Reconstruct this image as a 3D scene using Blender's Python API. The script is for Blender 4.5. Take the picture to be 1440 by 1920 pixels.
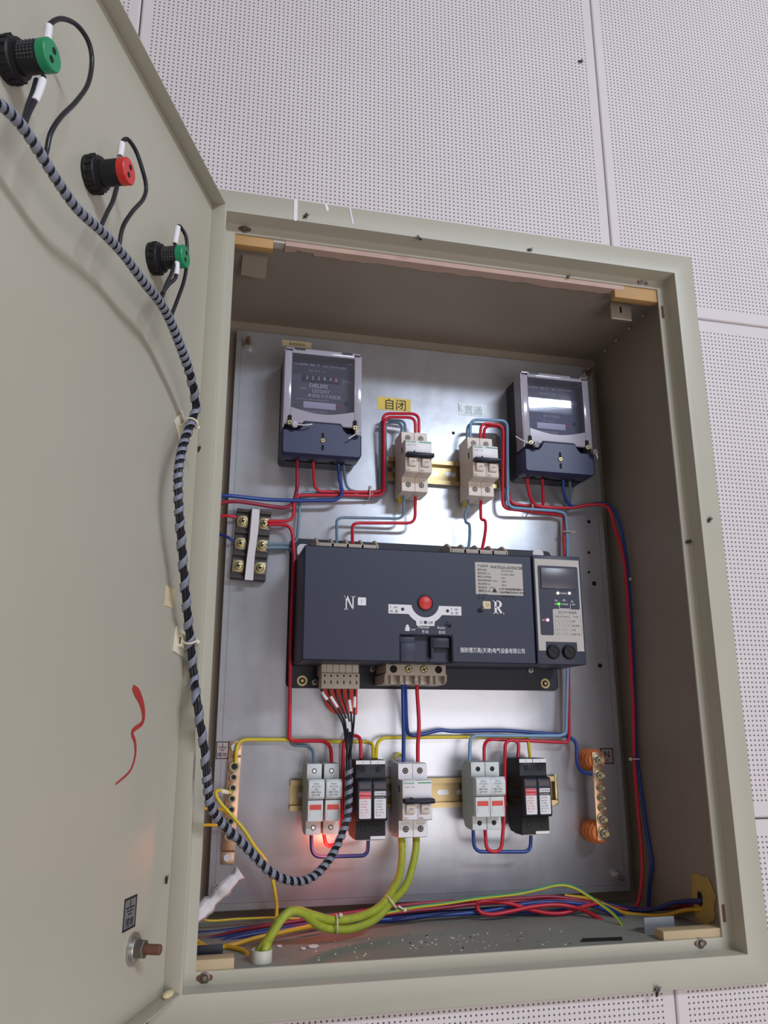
import bpy, bmesh, math, random
from mathutils import Vector, Matrix, noise

# ---------------------------------------------------------------- scene, camera, light
for o in list(bpy.data.objects):
    bpy.data.objects.remove(o, do_unlink=True)
SC = bpy.context.scene
COL = SC.collection
MM = 0.001
LIFT = 1.25            # cabinet frame bottom edge above the room floor (m)

# all building is done in millimetres: x right, y into the wall, z up from the cabinet's bottom edge
def metres(p):
    return Vector((p[0] * MM, p[1] * MM, p[2] * MM + LIFT))

cam_d = bpy.data.cameras.new('camera')
cam = bpy.data.objects.new('camera', cam_d)
COL.objects.link(cam)
cam_d.sensor_fit = 'VERTICAL'
cam_d.sensor_height = 24.0
cam_d.lens = 24.0 * 1514.97 / 1920.0
cam_d.clip_start = 0.02
YAW, PITCH, ROLL = 0.232128, 0.264782, -0.00144052
fwd = Vector((math.sin(YAW) * math.cos(PITCH), math.cos(YAW) * math.cos(PITCH), math.sin(PITCH)))
rgt = Vector((math.cos(YAW), -math.sin(YAW), 0))
upv = rgt.cross(fwd)
r2 = rgt * math.cos(ROLL) + upv * math.sin(ROLL)
u2 = upv * math.cos(ROLL) - rgt * math.sin(ROLL)
mw = Matrix((r2, u2, -fwd)).transposed().to_4x4()
mw.translation = metres((-294.2, -815.0, 250.8))
cam.matrix_world = mw
SC.camera = cam

world = bpy.data.worlds.new('world')
SC.world = world
world.use_nodes = True
bg = world.node_tree.nodes['Background']
bg.inputs[0].default_value = (0.92, 0.86, 0.85, 1)
bg.inputs[1].default_value = 0.27

def area_light(name, loc, target, sx, sy, energy, color):
    l = bpy.data.lights.new(name, 'AREA')
    l.shape = 'RECTANGLE'
    l.size, l.size_y = sx, sy
    l.energy = energy
    l.color = color
    o = bpy.data.objects.new(name, l)
    COL.objects.link(o)
    o.location = loc
    o.rotation_euler = (Vector(target) - Vector(loc)).to_track_quat('-Z', 'Y').to_euler()
    return o

# a ceiling tube behind the photographer, and softer daylight from a window lower down
area_light('ceiling_tube_light', (1.12, -2.3, 3.06), (0.1, 0.2, 1.8), 1.1, 0.2, 42, (0.76, 0.86, 1.0))
area_light('room_window_light', (0.9, -2.2, 0.85), (0.2, 0.0, 1.15), 1.9, 1.2, 20, (1.0, 0.94, 0.93))

SC.view_settings.view_transform = 'Standard'
SC.view_settings.look = 'None'
SC.view_settings.gamma = 1.0
SC.view_settings.use_curve_mapping = False
SC.view_settings.exposure = 0.0

# ---------------------------------------------------------------- helpers
random.seed(7)
WM, BASE = {}, {}

def frame_at(x, y, z, rz=0.0, ry=0.0):
    return Matrix.Translation((x, y, z)) @ Matrix.Rotation(rz, 4, 'Z') @ Matrix.Rotation(ry, 4, 'Y')

CAB = Matrix.Identity(4)                       # cabinet coordinates, frame front at y = 0
YB = 210.0                                     # front of the mounting plate
PL = frame_at(0, YB, 0)                        # plate coordinates; local y = -depth towards the room
DOOR_ROT = math.atan2(0.9326, 0.361)
DR = frame_at(-300.0, -7.8, 0, DOOR_ROT)       # door coordinates; x = 0 at the hinge edge

def link(ob, wm_mm, base, parent):
    """wm_mm: matrix in mm of the object's origin."""
    COL.objects.link(ob)
    m = wm_mm.copy()
    WM[ob.name] = m
    BASE[ob.name] = Vector(base)
    if parent is None:
        t = m.copy()
        t.translation = metres(m.translation)
        ob.matrix_world = t
    else:
        rel = WM[parent.name].inverted() @ m
        rel.translation = rel.translation * MM
        ob.parent = parent
        ob.matrix_local = rel

def tag(ob, label, cat, group=None, kind=None):
    if label: ob['label'] = label
    if cat: ob['category'] = cat
    if group: ob['group'] = group
    if kind: ob['kind'] = kind
    return ob

def thing(name, label, cat, frame=PL, base=(0, 0, 0), group=None):
    o = bpy.data.objects.new(name, None)
    o.empty_display_size = 0.01
    link(o, frame @ Matrix.Translation(base), base, None)
    return tag(o, label, cat, group)

class MB:
    def __init__(s):
        s.bm = bmesh.new()
        s.mi = 0
        s.ly = s.bm.faces.layers.int.new('done')
    def _mark(s):
        pass
    def _fin(s):
        ly = s.ly
        for f in s.bm.faces:
            if not f[ly]:
                f.material_index = s.mi
                f[ly] = 1
    def m(s, i):
        s.mi = i
        return s
    def boxy(s, x0, x1, y0, y1, z0, z1, bev=0.0, seg=2):
        s._mark()
        mt = Matrix.Translation(((x0 + x1) / 2, (y0 + y1) / 2, (z0 + z1) / 2)) @ Matrix.Diagonal((abs(x1 - x0), abs(y1 - y0), abs(z1 - z0), 1))
        r = bmesh.ops.create_cube(s.bm, size=1.0, matrix=mt)
        if bev > 0:
            es = list({e for v in r['verts'] for e in v.link_edges})
            bmesh.ops.bevel(s.bm, geom=es, offset=bev, segments=seg, affect='EDGES', clamp_overlap=True, profile=0.5)
        s._fin()
        return s
    def box(s, x0, x1, d0, d1, z0, z1, bev=0.0, seg=2):
        return s.boxy(x0, x1, -d1, -d0, z0, z1, bev, seg)
    def _prism(s, a, b, bev, seg=1):
        s._mark()
        va = [s.bm.verts.new(p) for p in a]
        vb = [s.bm.verts.new(p) for p in b]
        n = len(a)
        fs = [s.bm.faces.new(va), s.bm.faces.new(list(reversed(vb)))]
        for i in range(n):
            fs.append(s.bm.faces.new((va[i], vb[i], vb[(i + 1) % n], va[(i + 1) % n])))
        bmesh.ops.recalc_face_normals(s.bm, faces=fs)
        if bev > 0:
            es = list({e for f in fs for e in f.edges})
            bmesh.ops.bevel(s.bm, geom=es, offset=bev, segments=seg, affect='EDGES', clamp_overlap=True, profile=0.5)
        s._fin()
        return s
    def side(s, poly, x0, x1, bev=0.0):        # poly of (depth, z), swept along x
        return s._prism([(x0, -d, z) for d, z in poly], [(x1, -d, z) for d, z in poly], bev)
    def face(s, poly, d0, d1, bev=0.0):        # poly of (x, z), swept along depth
        return s._prism([(x, -d0, z) for x, z in poly], [(x, -d1, z) for x, z in poly], bev)
    def flat(s, poly, z0, z1, bev=0.0):        # poly of (x, y), swept along z
        return s._prism([(x, y, z0) for x, y in poly], [(x, y, z1) for x, y in poly], bev)
    def lathe(s, prof, o, ax, seg=20):         # prof of (radius, distance along axis)
        s._mark()
        o, ax = Vector(o), Vector(ax).normalized()
        u = ax.orthogonal().normalized()
        w = ax.cross(u)
        rings = []
        for r, t in prof:
            if r < 1e-6:
                rings.append([s.bm.verts.new(o + ax * t)])
            else:
                rings.append([s.bm.verts.new(o + ax * t + (u * math.cos(2 * math.pi * k / seg) + w * math.sin(2 * math.pi * k / seg)) * r) for k in range(seg)])
        fs = []
        for a, b in zip(rings, rings[1:]):
            for k in range(seg):
                k2 = (k + 1) % seg
                if len(a) == 1 and len(b) == 1: continue
                if len(a) == 1: fs.append(s.bm.faces.new((a[0], b[k], b[k2])))
                elif len(b) == 1: fs.append(s.bm.faces.new((a[k], b[0], a[k2])))
                else: fs.append(s.bm.faces.new((a[k], b[k], b[k2], a[k2])))
        if len(rings[0]) > 1: fs.append(s.bm.faces.new(rings[0]))
        if len(rings[-1]) > 1: fs.append(s.bm.faces.new(list(reversed(rings[-1]))))
        bmesh.ops.recalc_face_normals(s.bm, faces=fs)
        s._fin()
        return s
    def cylf(s, x, z, d0, d1, r, seg=18, ch=0.0):    # cylinder along the depth axis
        L = d1 - d0
        pr = [(r, 0), (r, L - ch), (r - ch, L)] if ch > 0 else [(r, 0), (r, L)]
        return s.lathe(pr, (x, -d0, z), (0, -1, 0), seg)
    def cyl(s, p0, p1, r0, r1=None, seg=14):
        p0, p1 = Vector(p0), Vector(p1)
        return s.lathe([(r0, 0), (r0 if r1 is None else r1, (p1 - p0).length)], p0, p1 - p0, seg)
    def ball(s, c, rx, ry, rz, u=12, v=8):
        s._mark()
        bmesh.ops.create_uvsphere(s.bm, u_segments=u, v_segments=v, radius=1, matrix=Matrix.Translation(c) @ Matrix.Diagonal((rx, ry, rz, 1)))
        s._fin()
        return s
    def tube(s, pts, r, seg=10):
        s._mark()
        pts = [Vector(p) for p in pts]
        n = len(pts)
        rings = []
        t = (pts[1] - pts[0]).normalized()
        u = t.orthogonal().normalized()
        for i in range(n):
            t2 = ((pts[min(i + 1, n - 1)] - pts[i]).normalized() + (pts[i] - pts[max(i - 1, 0)]).normalized())
            if t2.length < 1e-6: t2 = t
            t = t2.normalized()
            u = (u - t * u.dot(t)).normalized()
            w = t.cross(u)
            rings.append([s.bm.verts.new(pts[i] + (u * math.cos(2 * math.pi * k / seg) + w * math.sin(2 * math.pi * k / seg)) * r) for k in range(seg)])
        fs = []
        for a, b in zip(rings, rings[1:]):
            for k in range(seg):
                fs.append(s.bm.faces.new((a[k], b[k], b[(k + 1) % seg], a[(k + 1) % seg])))
        fs.append(s.bm.faces.new(rings[0]))
        fs.append(s.bm.faces.new(list(reversed(rings[-1]))))
        bmesh.ops.recalc_face_normals(s.bm, faces=fs)
        s._fin()
        return s
    def build(s, name, mats, parent=None, frame=None, base=None, label=None, cat=None, group=None, kind=None, ang=38):
        if not isinstance(mats, (list, tuple)): mats = [mats]
        me = bpy.data.meshes.new(name)
        if parent is not None and frame is None:
            base = BASE[parent.name]
            wm = WM[parent.name]
        else:
            if frame is None: frame = PL
            if base is None:
                vs = [v.co for v in s.bm.verts]
                base = ((min(v.x for v in vs) + max(v.x for v in vs)) / 2, (min(v.y for v in vs) + max(v.y for v in vs)) / 2, min(v.z for v in vs))
            wm = frame @ Matrix.Translation(base)
        b = Vector(base)
        for v in s.bm.verts: v.co = (v.co - b) * MM
        s.bm.faces.layers.int.remove(s.ly)
        s.bm.to_mesh(me)
        s.bm.free()
        for m_ in mats: me.materials.append(m_)
        for p in me.polygons: p.use_smooth = True
        me.set_sharp_from_angle(angle=math.radians(ang))
        ob = bpy.data.objects.new(name, me)
        link(ob, wm, base, parent)
        tag(ob, label, cat, group, kind)
        return ob

def path(pts, mode='fillet', rad=9.0):
    pts = [Vector(p) for p in pts]
    if mode == 'fillet':
        out = [pts[0]]
        for i in range(1, len(pts) - 1):
            a, b, c = pts[i - 1], pts[i], pts[i + 1]
            la, lc = (a - b).length, (c - b).length
            r = min(rad, la * 0.48, lc * 0.48)
            p0, p1 = b + (a - b).normalized() * r, b + (c - b).normalized() * r
            for k in range(6):
                t = k / 5
                out.append(p0 * (1 - t) ** 2 + b * 2 * t * (1 - t) + p1 * t * t)
        out.append(pts[-1])
    else:
        P = [pts[0] * 2 - pts[1]] + pts + [pts[-1] * 2 - pts[-2]]
        out = []
        for i in range(1, len(P) - 2):
            a, b, c, d = P[i - 1:i + 3]
            n = 7
            for k in range(n):
                t = k / n
                out.append(0.5 * ((2 * b) + (c - a) * t + (2 * a - 5 * b + 4 * c - d) * t * t + (3 * b - a - 3 * c + d) * t ** 3))
        out.append(pts[-1])
    res = [out[0]]
    for p in out[1:]:
        if (p - res[-1]).length > 0.15: res.append(p)
    return res

# ---------------------------------------------------------------- materials
def lin(c):
    return tuple(((v / 255) / 12.92 if v / 255 <= 0.04045 else ((v / 255 + 0.055) / 1.055) ** 2.4) for v in c) + (1,)

def mat(name, c, rough=0.5, metal=0.0, var=0.06, scale=60.0, bump=0.0, bscale=400.0, emit=0.0, spec=0.5, coat=0.0):
    m = bpy.data.materials.new(name)
    m.use_nodes = True
    nt = m.node_tree
    b = nt.nodes['Principled BSDF']
    b.inputs['Roughness'].default_value = rough
    b.inputs['Metallic'].default_value = metal
    b.inputs['Specular IOR Level'].default_value = spec
    b.inputs['Coat Weight'].default_value = coat
    col = lin(c)
    tc = nt.nodes.new('ShaderNodeTexCoord')
    nz = nt.nodes.new('ShaderNodeTexNoise')
    nz.inputs['Scale'].default_value = scale
    nz.inputs['Detail'].default_value = 4
    nt.links.new(tc.outputs['Object'], nz.inputs['Vector'])
    mx = nt.nodes.new('ShaderNodeMix')
    mx.data_type = 'RGBA'
    mx.inputs['A'].default_value = tuple(v * (1 - var) for v in col[:3]) + (1,)
    mx.inputs['B'].default_value = tuple(min(1, v * (1 + var)) for v in col[:3]) + (1,)
    nt.links.new(nz.outputs['Fac'], mx.inputs['Factor'])
    nt.links.new(mx.outputs['Result'], b.inputs['Base Color'])
    if bump > 0:
        n2 = nt.nodes.new('ShaderNodeTexNoise')
        n2.inputs['Scale'].default_value = bscale
        nt.links.new(tc.outputs['Object'], n2.inputs['Vector'])
        bp = nt.nodes.new('ShaderNodeBump')
        bp.inputs['Strength'].default_value = bump
        bp.inputs['Distance'].default_value = 0.0006
        nt.links.new(n2.outputs['Fac'], bp.inputs['Height'])
        nt.links.new(bp.outputs['Normal'], b.inputs['Normal'])
    if emit > 0:
        b.inputs['Emission Color'].default_value = col
        b.inputs['Emission Strength'].default_value = emit
    return m

def clear_plastic(name, tint, tr, rough, body):
    """see-through plastic: tinted transparency, a cloudy body and a fresnel gloss"""
    m = bpy.data.materials.new(name)
    m.use_nodes = True
    nt = m.node_tree
    nt.nodes.clear()
    out = nt.nodes.new('ShaderNodeOutputMaterial')
    t = nt.nodes.new('ShaderNodeBsdfTransparent'); t.inputs[0].default_value = lin(tint)
    d = nt.nodes.new('ShaderNodeBsdfDiffuse'); d.inputs[0].default_value = lin(body)
    g = nt.nodes.new('ShaderNodeBsdfGlossy'); g.inputs['Roughness'].default_value = rough
    fr = nt.nodes.new('ShaderNodeFresnel'); fr.inputs[0].default_value = 1.5
    m1 = nt.nodes.new('ShaderNodeMixShader'); m1.inputs[0].default_value = 1 - tr
    m2 = nt.nodes.new('ShaderNodeMixShader')
    nt.links.new(t.outputs[0], m1.inputs[1]); nt.links.new(d.outputs[0], m1.inputs[2])
    nt.links.new(fr.outputs[0], m2.inputs[0]); nt.links.new(m1.outputs[0], m2.inputs[1]); nt.links.new(g.outputs[0], m2.inputs[2])
    nt.links.new(m2.outputs[0], out.inputs[0])
    return m

def perforated():
    m = bpy.data.materials.new('perforated_board')
    m.use_nodes = True
    nt = m.node_tree
    b = nt.nodes['Principled BSDF']
    b.inputs['Roughness'].default_value = 0.55
    def M(op, a, bb=None, c=None):
        n = nt.nodes.new('ShaderNodeMath'); n.operation = op
        for i, v in enumerate((a, bb, c)):
            if v is None: continue
            if isinstance(v, (int, float)): n.inputs[i].default_value = v
            else: nt.links.new(v, n.inputs[i])
        return n.outputs[0]
    tc = nt.nodes.new('ShaderNodeTexCoord')
    sp = nt.nodes.new('ShaderNodeSeparateXYZ')
    nt.links.new(tc.outputs['Object'], sp.inputs[0])
    P = 0.00533
    def cell(s): return M('SUBTRACT', M('FRACT', M('ADD', M('DIVIDE', s, P), 500.0)), 0.5)
    fx, fz = cell(sp.outputs[0]), cell(sp.outputs[2])
    dist = M('SQRT', M('ADD', M('MULTIPLY', fx, fx), M('MULTIPLY', fz, fz)))
    inx = M('LESS_THAN', M('ABSOLUTE', sp.outputs[0]), 54 * P)
    inz = M('LESS_THAN', M('ABSOLUTE', sp.outputs[2]), 54 * P)
    mr = nt.nodes.new('ShaderNodeMapRange')
    mr.inputs['From Min'].default_value = 0.21; mr.inputs['From Max'].default_value = 0.16
    nt.links.new(dist, mr.inputs['Value'])
    hole = M('MULTIPLY', mr.outputs[0], M('MULTIPLY', inx, inz))
    nz = nt.nodes.new('ShaderNodeTexNoise'); nz.inputs['Scale'].default_value = 9
    nt.links.new(tc.outputs['Object'], nz.inputs['Vector'])
    c1 = nt.nodes.new('ShaderNodeMix'); c1.data_type = 'RGBA'
    c1.inputs['A'].default_value = lin((213, 203, 203)); c1.inputs['B'].default_value = lin((221, 212, 213))
    nt.links.new(nz.outputs['Fac'], c1.inputs['Factor'])
    c2 = nt.nodes.new('ShaderNodeMix'); c2.data_type = 'RGBA'
    c2.inputs['B'].default_value = lin((88, 82, 86))  # shade inside the hole cavities put into the colour
    nt.links.new(c1.outputs['Result'], c2.inputs['A']); nt.links.new(hole, c2.inputs['Factor'])
    nt.links.new(c2.outputs['Result'], b.inputs['Base Color'])
    bp = nt.nodes.new('ShaderNodeBump'); bp.inputs['Strength'].default_value = 0.5; bp.inputs['Distance'].default_value = 0.001
    bp.invert = True
    nt.links.new(hole, bp.inputs['Height']); nt.links.new(bp.outputs[0], b.inputs['Normal'])
    return m

def galvanised():
    m = bpy.data.materials.new('galvanised_steel')
    m.use_nodes = True
    nt = m.node_tree
    b = nt.nodes['Principled BSDF']
    b.inputs['Metallic'].default_value = 0.6
    tc = nt.nodes.new('ShaderNodeTexCoord')
    mp = nt.nodes.new('ShaderNodeMapping'); mp.inputs['Scale'].default_value = (3, 3, 1)
    nt.links.new(tc.outputs['Object'], mp.inputs[0])
    n1 = nt.nodes.new('ShaderNodeTexNoise'); n1.inputs['Scale'].default_value = 12; n1.inputs['Detail'].default_value = 6
    nt.links.new(mp.outputs[0], n1.inputs['Vector'])
    cr = nt.nodes.new('ShaderNodeMix'); cr.data_type = 'RGBA'
    cr.inputs['A'].default_value = lin((192, 195, 203)); cr.inputs['B'].default_value = lin((216, 219, 228))
    nt.links.new(n1.outputs['Fac'], cr.inputs['Factor'])
    nt.links.new(cr.outputs['Result'], b.inputs['Base Color'])
    mr = nt.nodes.new('ShaderNodeMapRange'); mr.inputs['To Min'].default_value = 0.27; mr.inputs['To Max'].default_value = 0.40
    nt.links.new(n1.outputs['Fac'], mr.inputs['Value']); nt.links.new(mr.outputs[0], b.inputs['Roughness'])
    n3 = nt.nodes.new('ShaderNodeTexNoise'); n3.inputs['Scale'].default_value = 7; n3.inputs['Detail'].default_value = 8; n3.inputs['Roughness'].default_value = 0.7
    nt.links.new(tc.outputs['Object'], n3.inputs['Vector'])
    st = nt.nodes.new('ShaderNodeMapRange'); st.inputs['From Min'].default_value = 0.5; st.inputs['From Max'].default_value = 0.72; st.inputs['To Max'].default_value = 0.55
    nt.links.new(n3.outputs['Fac'], st.inputs['Value'])
    sm = nt.nodes.new('ShaderNodeMix'); sm.data_type = 'RGBA'
    sm.inputs['B'].default_value = lin((178, 168, 160))
    nt.links.new(cr.outputs['Result'], sm.inputs['A']); nt.links.new(st.outputs[0], sm.inputs['Factor'])
    nt.links.new(sm.outputs['Result'], b.inputs['Base Color'])
    n2 = nt.nodes.new('ShaderNodeTexNoise'); n2.inputs['Scale'].default_value = 26
    nt.links.new(tc.outputs['Object'], n2.inputs['Vector'])
    bp = nt.nodes.new('ShaderNodeBump'); bp.inputs['Strength'].default_value = 0.12; bp.inputs['Distance'].default_value = 0.002
    nt.links.new(n2.outputs['Fac'], bp.inputs['Height']); nt.links.new(bp.outputs[0], b.inputs['Normal'])
    return m

BOARD = perforated()
GALV = galvanised()
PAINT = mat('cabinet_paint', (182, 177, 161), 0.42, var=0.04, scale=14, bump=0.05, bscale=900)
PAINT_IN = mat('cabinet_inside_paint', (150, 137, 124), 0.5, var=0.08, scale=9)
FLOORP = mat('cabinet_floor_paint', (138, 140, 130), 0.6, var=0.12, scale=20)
PLASTER = mat('pink_plaster', (196, 166, 152), 0.9, var=0.12, scale=50, bump=0.6, bscale=180)
WOOD = mat('pale_wood', (188, 146, 92), 0.6, var=0.16, scale=45)
WOOD2 = mat('bleached_wood', (190, 168, 132), 0.6, var=0.12, scale=45)
GREY_STEEL = mat('zinc_steel', (190, 188, 184), 0.32, metal=0.9, var=0.1)
DARK_STEEL = mat('dull_steel', (120, 112, 104), 0.45, metal=0.8, var=0.15)
RUST = mat('rusty_copper_brown', (118, 82, 66), 0.7, metal=0.3, var=0.25, scale=300)
BRASS = mat('yellow_zinc', (184, 170, 126), 0.38, metal=0.85, var=0.15, scale=120)
RAILM = mat('yellow_passivated_rail', (172, 152, 112), 0.33, metal=0.85, var=0.25, scale=30)
COPPER = mat('tinned_copper', (198, 160, 132), 0.35, metal=0.85, var=0.2, scale=60)
NAVY = mat('navy_plastic', (50, 53, 72), 0.45, var=0.05, spec=0.4)
NAVY_D = mat('dark_navy_plastic', (36, 37, 50), 0.45, var=0.05, spec=0.4)
NAVY_M = mat('meter_navy_plastic', (48, 53, 88), 0.42, var=0.05)
BLACKP = mat('black_plastic', (30, 29, 32), 0.5, var=0.1, spec=0.3)
BLACKM = mat('matt_black_void', (14, 13, 14), 0.8, var=0.1)
CREAM = mat('cream_plastic', (228, 214, 202), 0.45, var=0.03)
WHITEP = mat('white_plastic', (236, 232, 236), 0.4, var=0.02)
FUSEP = mat('pale_grey_plastic', (216, 220, 220), 0.45, var=0.03)
FUSE_S = mat('fuse_side_plastic', (178, 184, 176), 0.5, var=0.04)
BEIGE = mat('beige_terminal_plastic', (188, 174, 160), 0.5, var=0.05)
PLUGC = mat('warm_grey_plug_plastic', (198, 186, 170), 0.5, var=0.04)
GREIGE = mat('warm_grey_faceplate', (188, 180, 174), 0.5, var=0.03)
SMOKE = clear_plastic('smoky_clear_plastic', (214, 208, 220), 0.34, 0.12, (204, 198, 212))
CLEAR = clear_plastic('clear_window_plastic', (236, 236, 244), 0.95, 0.05, (200, 200, 210))
LCDG = clear_plastic('grey_flap_plastic', (120, 120, 128), 0.25, 0.2, (96, 94, 102))
DIAL = mat('dial_plate', (96, 94, 102), 0.5, var=0.03)
DIAL2 = mat('dial_plate_blue', (92, 98, 124), 0.5, var=0.03)
DIALTOP = mat('dial_plate_dark', (46, 46, 62), 0.5, var=0.03)
REDP = mat('red_plastic', (206, 46, 42), 0.4, var=0.04)
REDPAINT = mat('red_paint', (176, 52, 50), 0.6, var=0.25, scale=80)
GREENP = mat('green_plastic', (22, 140, 92), 0.4, var=0.04)
ORANGE = mat('orange_resin', (236, 132, 66), 0.5, var=0.06)
YELLOWL = mat('yellow_sticker', (224, 194, 74), 0.5, var=0.03)
TAPE = mat('cream_tape', (220, 204, 164), 0.6, var=0.06)
PAPER = mat('white_paper', (226, 220, 222), 0.85, var=0.05, bump=0.3, bscale=120)
SILVERL = mat('silver_sticker', (172, 156, 158), 0.35, metal=0.6, var=0.05)
SILVERD = mat('grey_sticker', (112, 114, 116), 0.5, var=0.05)
PALEL = mat('pale_sticker', (214, 220, 224), 0.35, var=0.03)  # sticker backing, washed-out look of the glare put into its colour
INK = mat('black_print', (24, 22, 26), 0.6, var=0.02)
INKG = mat('grey_print', (96, 92, 104), 0.6, var=0.02)
INKPALE = mat('faint_print', (170, 196, 190), 0.6, var=0.02)  # print paled by the same painted glare
WHITEI = mat('white_print', (232, 228, 232), 0.6, var=0.02)
GREENI = mat('green_print', (60, 158, 96), 0.6, var=0.02)
REDI = mat('red_print', (214, 50, 62), 0.6, var=0.02)
BLUEI = mat('blue_print', (72, 110, 168), 0.6, var=0.02)
WIRE = {
    'red': mat('red_wire', (206, 28, 52), 0.35, var=0.05),
    'dark red': mat('dark_red_wire', (150, 34, 58), 0.4, var=0.08),
    'blue': mat('blue_wire', (34, 66, 146), 0.35, var=0.05),
    'navy': mat('navy_wire', (34, 48, 112), 0.4, var=0.08),
    'grey blue': mat('grey_blue_wire', (112, 138, 160), 0.4, var=0.06),
    'pale blue': mat('pale_blue_wire', (126, 164, 200), 0.4, var=0.06),
    'yellow': mat('yellow_wire', (222, 198, 48), 0.4, var=0.06),
    'amber': mat('amber_wire', (214, 166, 40), 0.4, var=0.06),
    'black': mat('black_wire', (30, 30, 38), 0.35, var=0.08),
    'lime': mat('lime_green_cable', (160, 170, 54), 0.5, var=0.3, scale=160),
    'green': mat('green_stripe', (58, 150, 80), 0.4, var=0.06),
}
WRAP = mat('grey_spiral_wrap', (132, 136, 152), 0.35, var=0.05)
NYLON = mat('cream_nylon', (228, 218, 196), 0.5, var=0.04)
PVC = mat('white_pvc', (206, 204, 190), 0.45, var=0.04)
FOAM = mat('yellow_foam', (186, 158, 84), 0.9, var=0.2, scale=90, bump=0.8, bscale=200)
FLYM = mat('fly_black', (28, 26, 28), 0.6, var=0.2)
LEAD = mat('lead_seal', (150, 142, 150), 0.5, metal=0.5, var=0.15)
LED_W = mat('led_warm', (255, 226, 180), 0.4, emit=9.0)
LED_G = mat('led_green', (60, 230, 40), 0.4, emit=3.0)
LED_R = mat('led_red', (255, 90, 120), 0.4, emit=8.0)
NEON = mat('fuse_window_red', (210, 48, 40), 0.35, emit=0.05)

_dg = None
def text(parent, body, x, z, d, size, mt, align='LEFT', name='lettering', bold=0.0, sx=1.0, frame=None, rot=0.0):
    cu = bpy.data.curves.new('t', 'FONT')
    cu.body = body
    cu.size = size
    cu.align_x = align
    cu.offset = bold
    cu.resolution_u = 3
    to = bpy.data.objects.new('t', cu)
    COL.objects.link(to)
    dg = bpy.context.evaluated_depsgraph_get()
    me = bpy.data.meshes.new_from_object(to.evaluated_get(dg))
    bpy.data.objects.remove(to, do_unlink=True)
    bpy.data.curves.remove(cu)
    me.name = name
    b = BASE[parent.name] if frame is None else Vector((0, 0, 0))
    c, s_ = math.cos(rot), math.sin(rot)
    for v in me.vertices:
        px, pz = v.co.x * sx, v.co.y
        v.co = (Vector((x + px * c - pz * s_, -d, z + px * s_ + pz * c)) - b) * MM
    me.materials.clear()
    me.materials.append(mt)
    ob = bpy.data.objects.new(name, me)
    link(ob, WM[parent.name] if frame is None else frame, b, parent)
    return ob

def rrect(x0, x1, z0, z1, r, n=4):
    out = []
    for cx, cz, a0 in ((x1 - r, z1 - r, 0), (x0 + r, z1 - r, 90), (x0 + r, z0 + r, 180), (x1 - r, z0 + r, 270)):
        for k in range(n + 1):
            a = math.radians(a0 + 90 * k / n)
            out.append((cx + r * math.cos(a), cz + r * math.sin(a)))
    return out

def holed_plate(mb, xs, zs, hole, y0, y1):
    """plate in the xz plane built on shared vertices, cells inside any hole rectangle left open"""
    mb._mark()
    bm = mb.bm
    vf, vb = {}, {}
    for x in xs:
        for z in zs:
            vf[x, z] = bm.verts.new((x, y0, z)); vb[x, z] = bm.verts.new((x, y1, z))
    solid = set()
    for i in range(len(xs) - 1):
        for j in range(len(zs) - 1):
            cx, cz = (xs[i] + xs[i + 1]) / 2, (zs[j] + zs[j + 1]) / 2
            if not any(h[0] < cx < h[1] and h[2] < cz < h[3] for h in hole): solid.add((i, j))
    fs = []
    for i, j in solid:
        a, b, c, d = (xs[i], zs[j]), (xs[i + 1], zs[j]), (xs[i + 1], zs[j + 1]), (xs[i], zs[j + 1])
        fs.append(bm.faces.new([vf[k] for k in (a, b, c, d)]))
        fs.append(bm.faces.new([vb[k] for k in (d, c, b, a)]))
        for (p, q, n) in ((a, b, (i, j - 1)), (b, c, (i + 1, j)), (c, d, (i, j + 1)), (d, a, (i - 1, j))):
            if n not in solid: fs.append(bm.faces.new((vf[p], vb[p], vb[q], vf[q])))
    bmesh.ops.recalc_face_normals(bm, faces=fs)
    for v in list(bm.verts):
        if not v.link_faces: bm.verts.remove(v)
    mb._fin()
    return mb

def screw(parent, x, z, d, r=2.6, h=1.6, mt=None, name='screw', cross=True, rot=0.4):
    mb = MB()
    mb.lathe([(r, 0), (r, h * 0.6), (r * 0.75, h), (0, h)], (x, -d, z), (0, -1, 0), 14)
    if cross:
        mb.m(1)
        for a in (rot, rot + math.pi / 2):
            c, s_ = math.cos(a), math.sin(a)
            l, w = r * 0.62, r * 0.13
            pl = [(x + l * c * i - w * s_ * j, z + l * s_ * i + w * c * j) for i, j in ((-1, -1), (1, -1), (1, 1), (-1, 1))]
            mb.face(pl, d + h - 0.3, d + h + 0.12)
    return mb.build(name, [mt or GREY_STEEL, BLACKM], parent)

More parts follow.
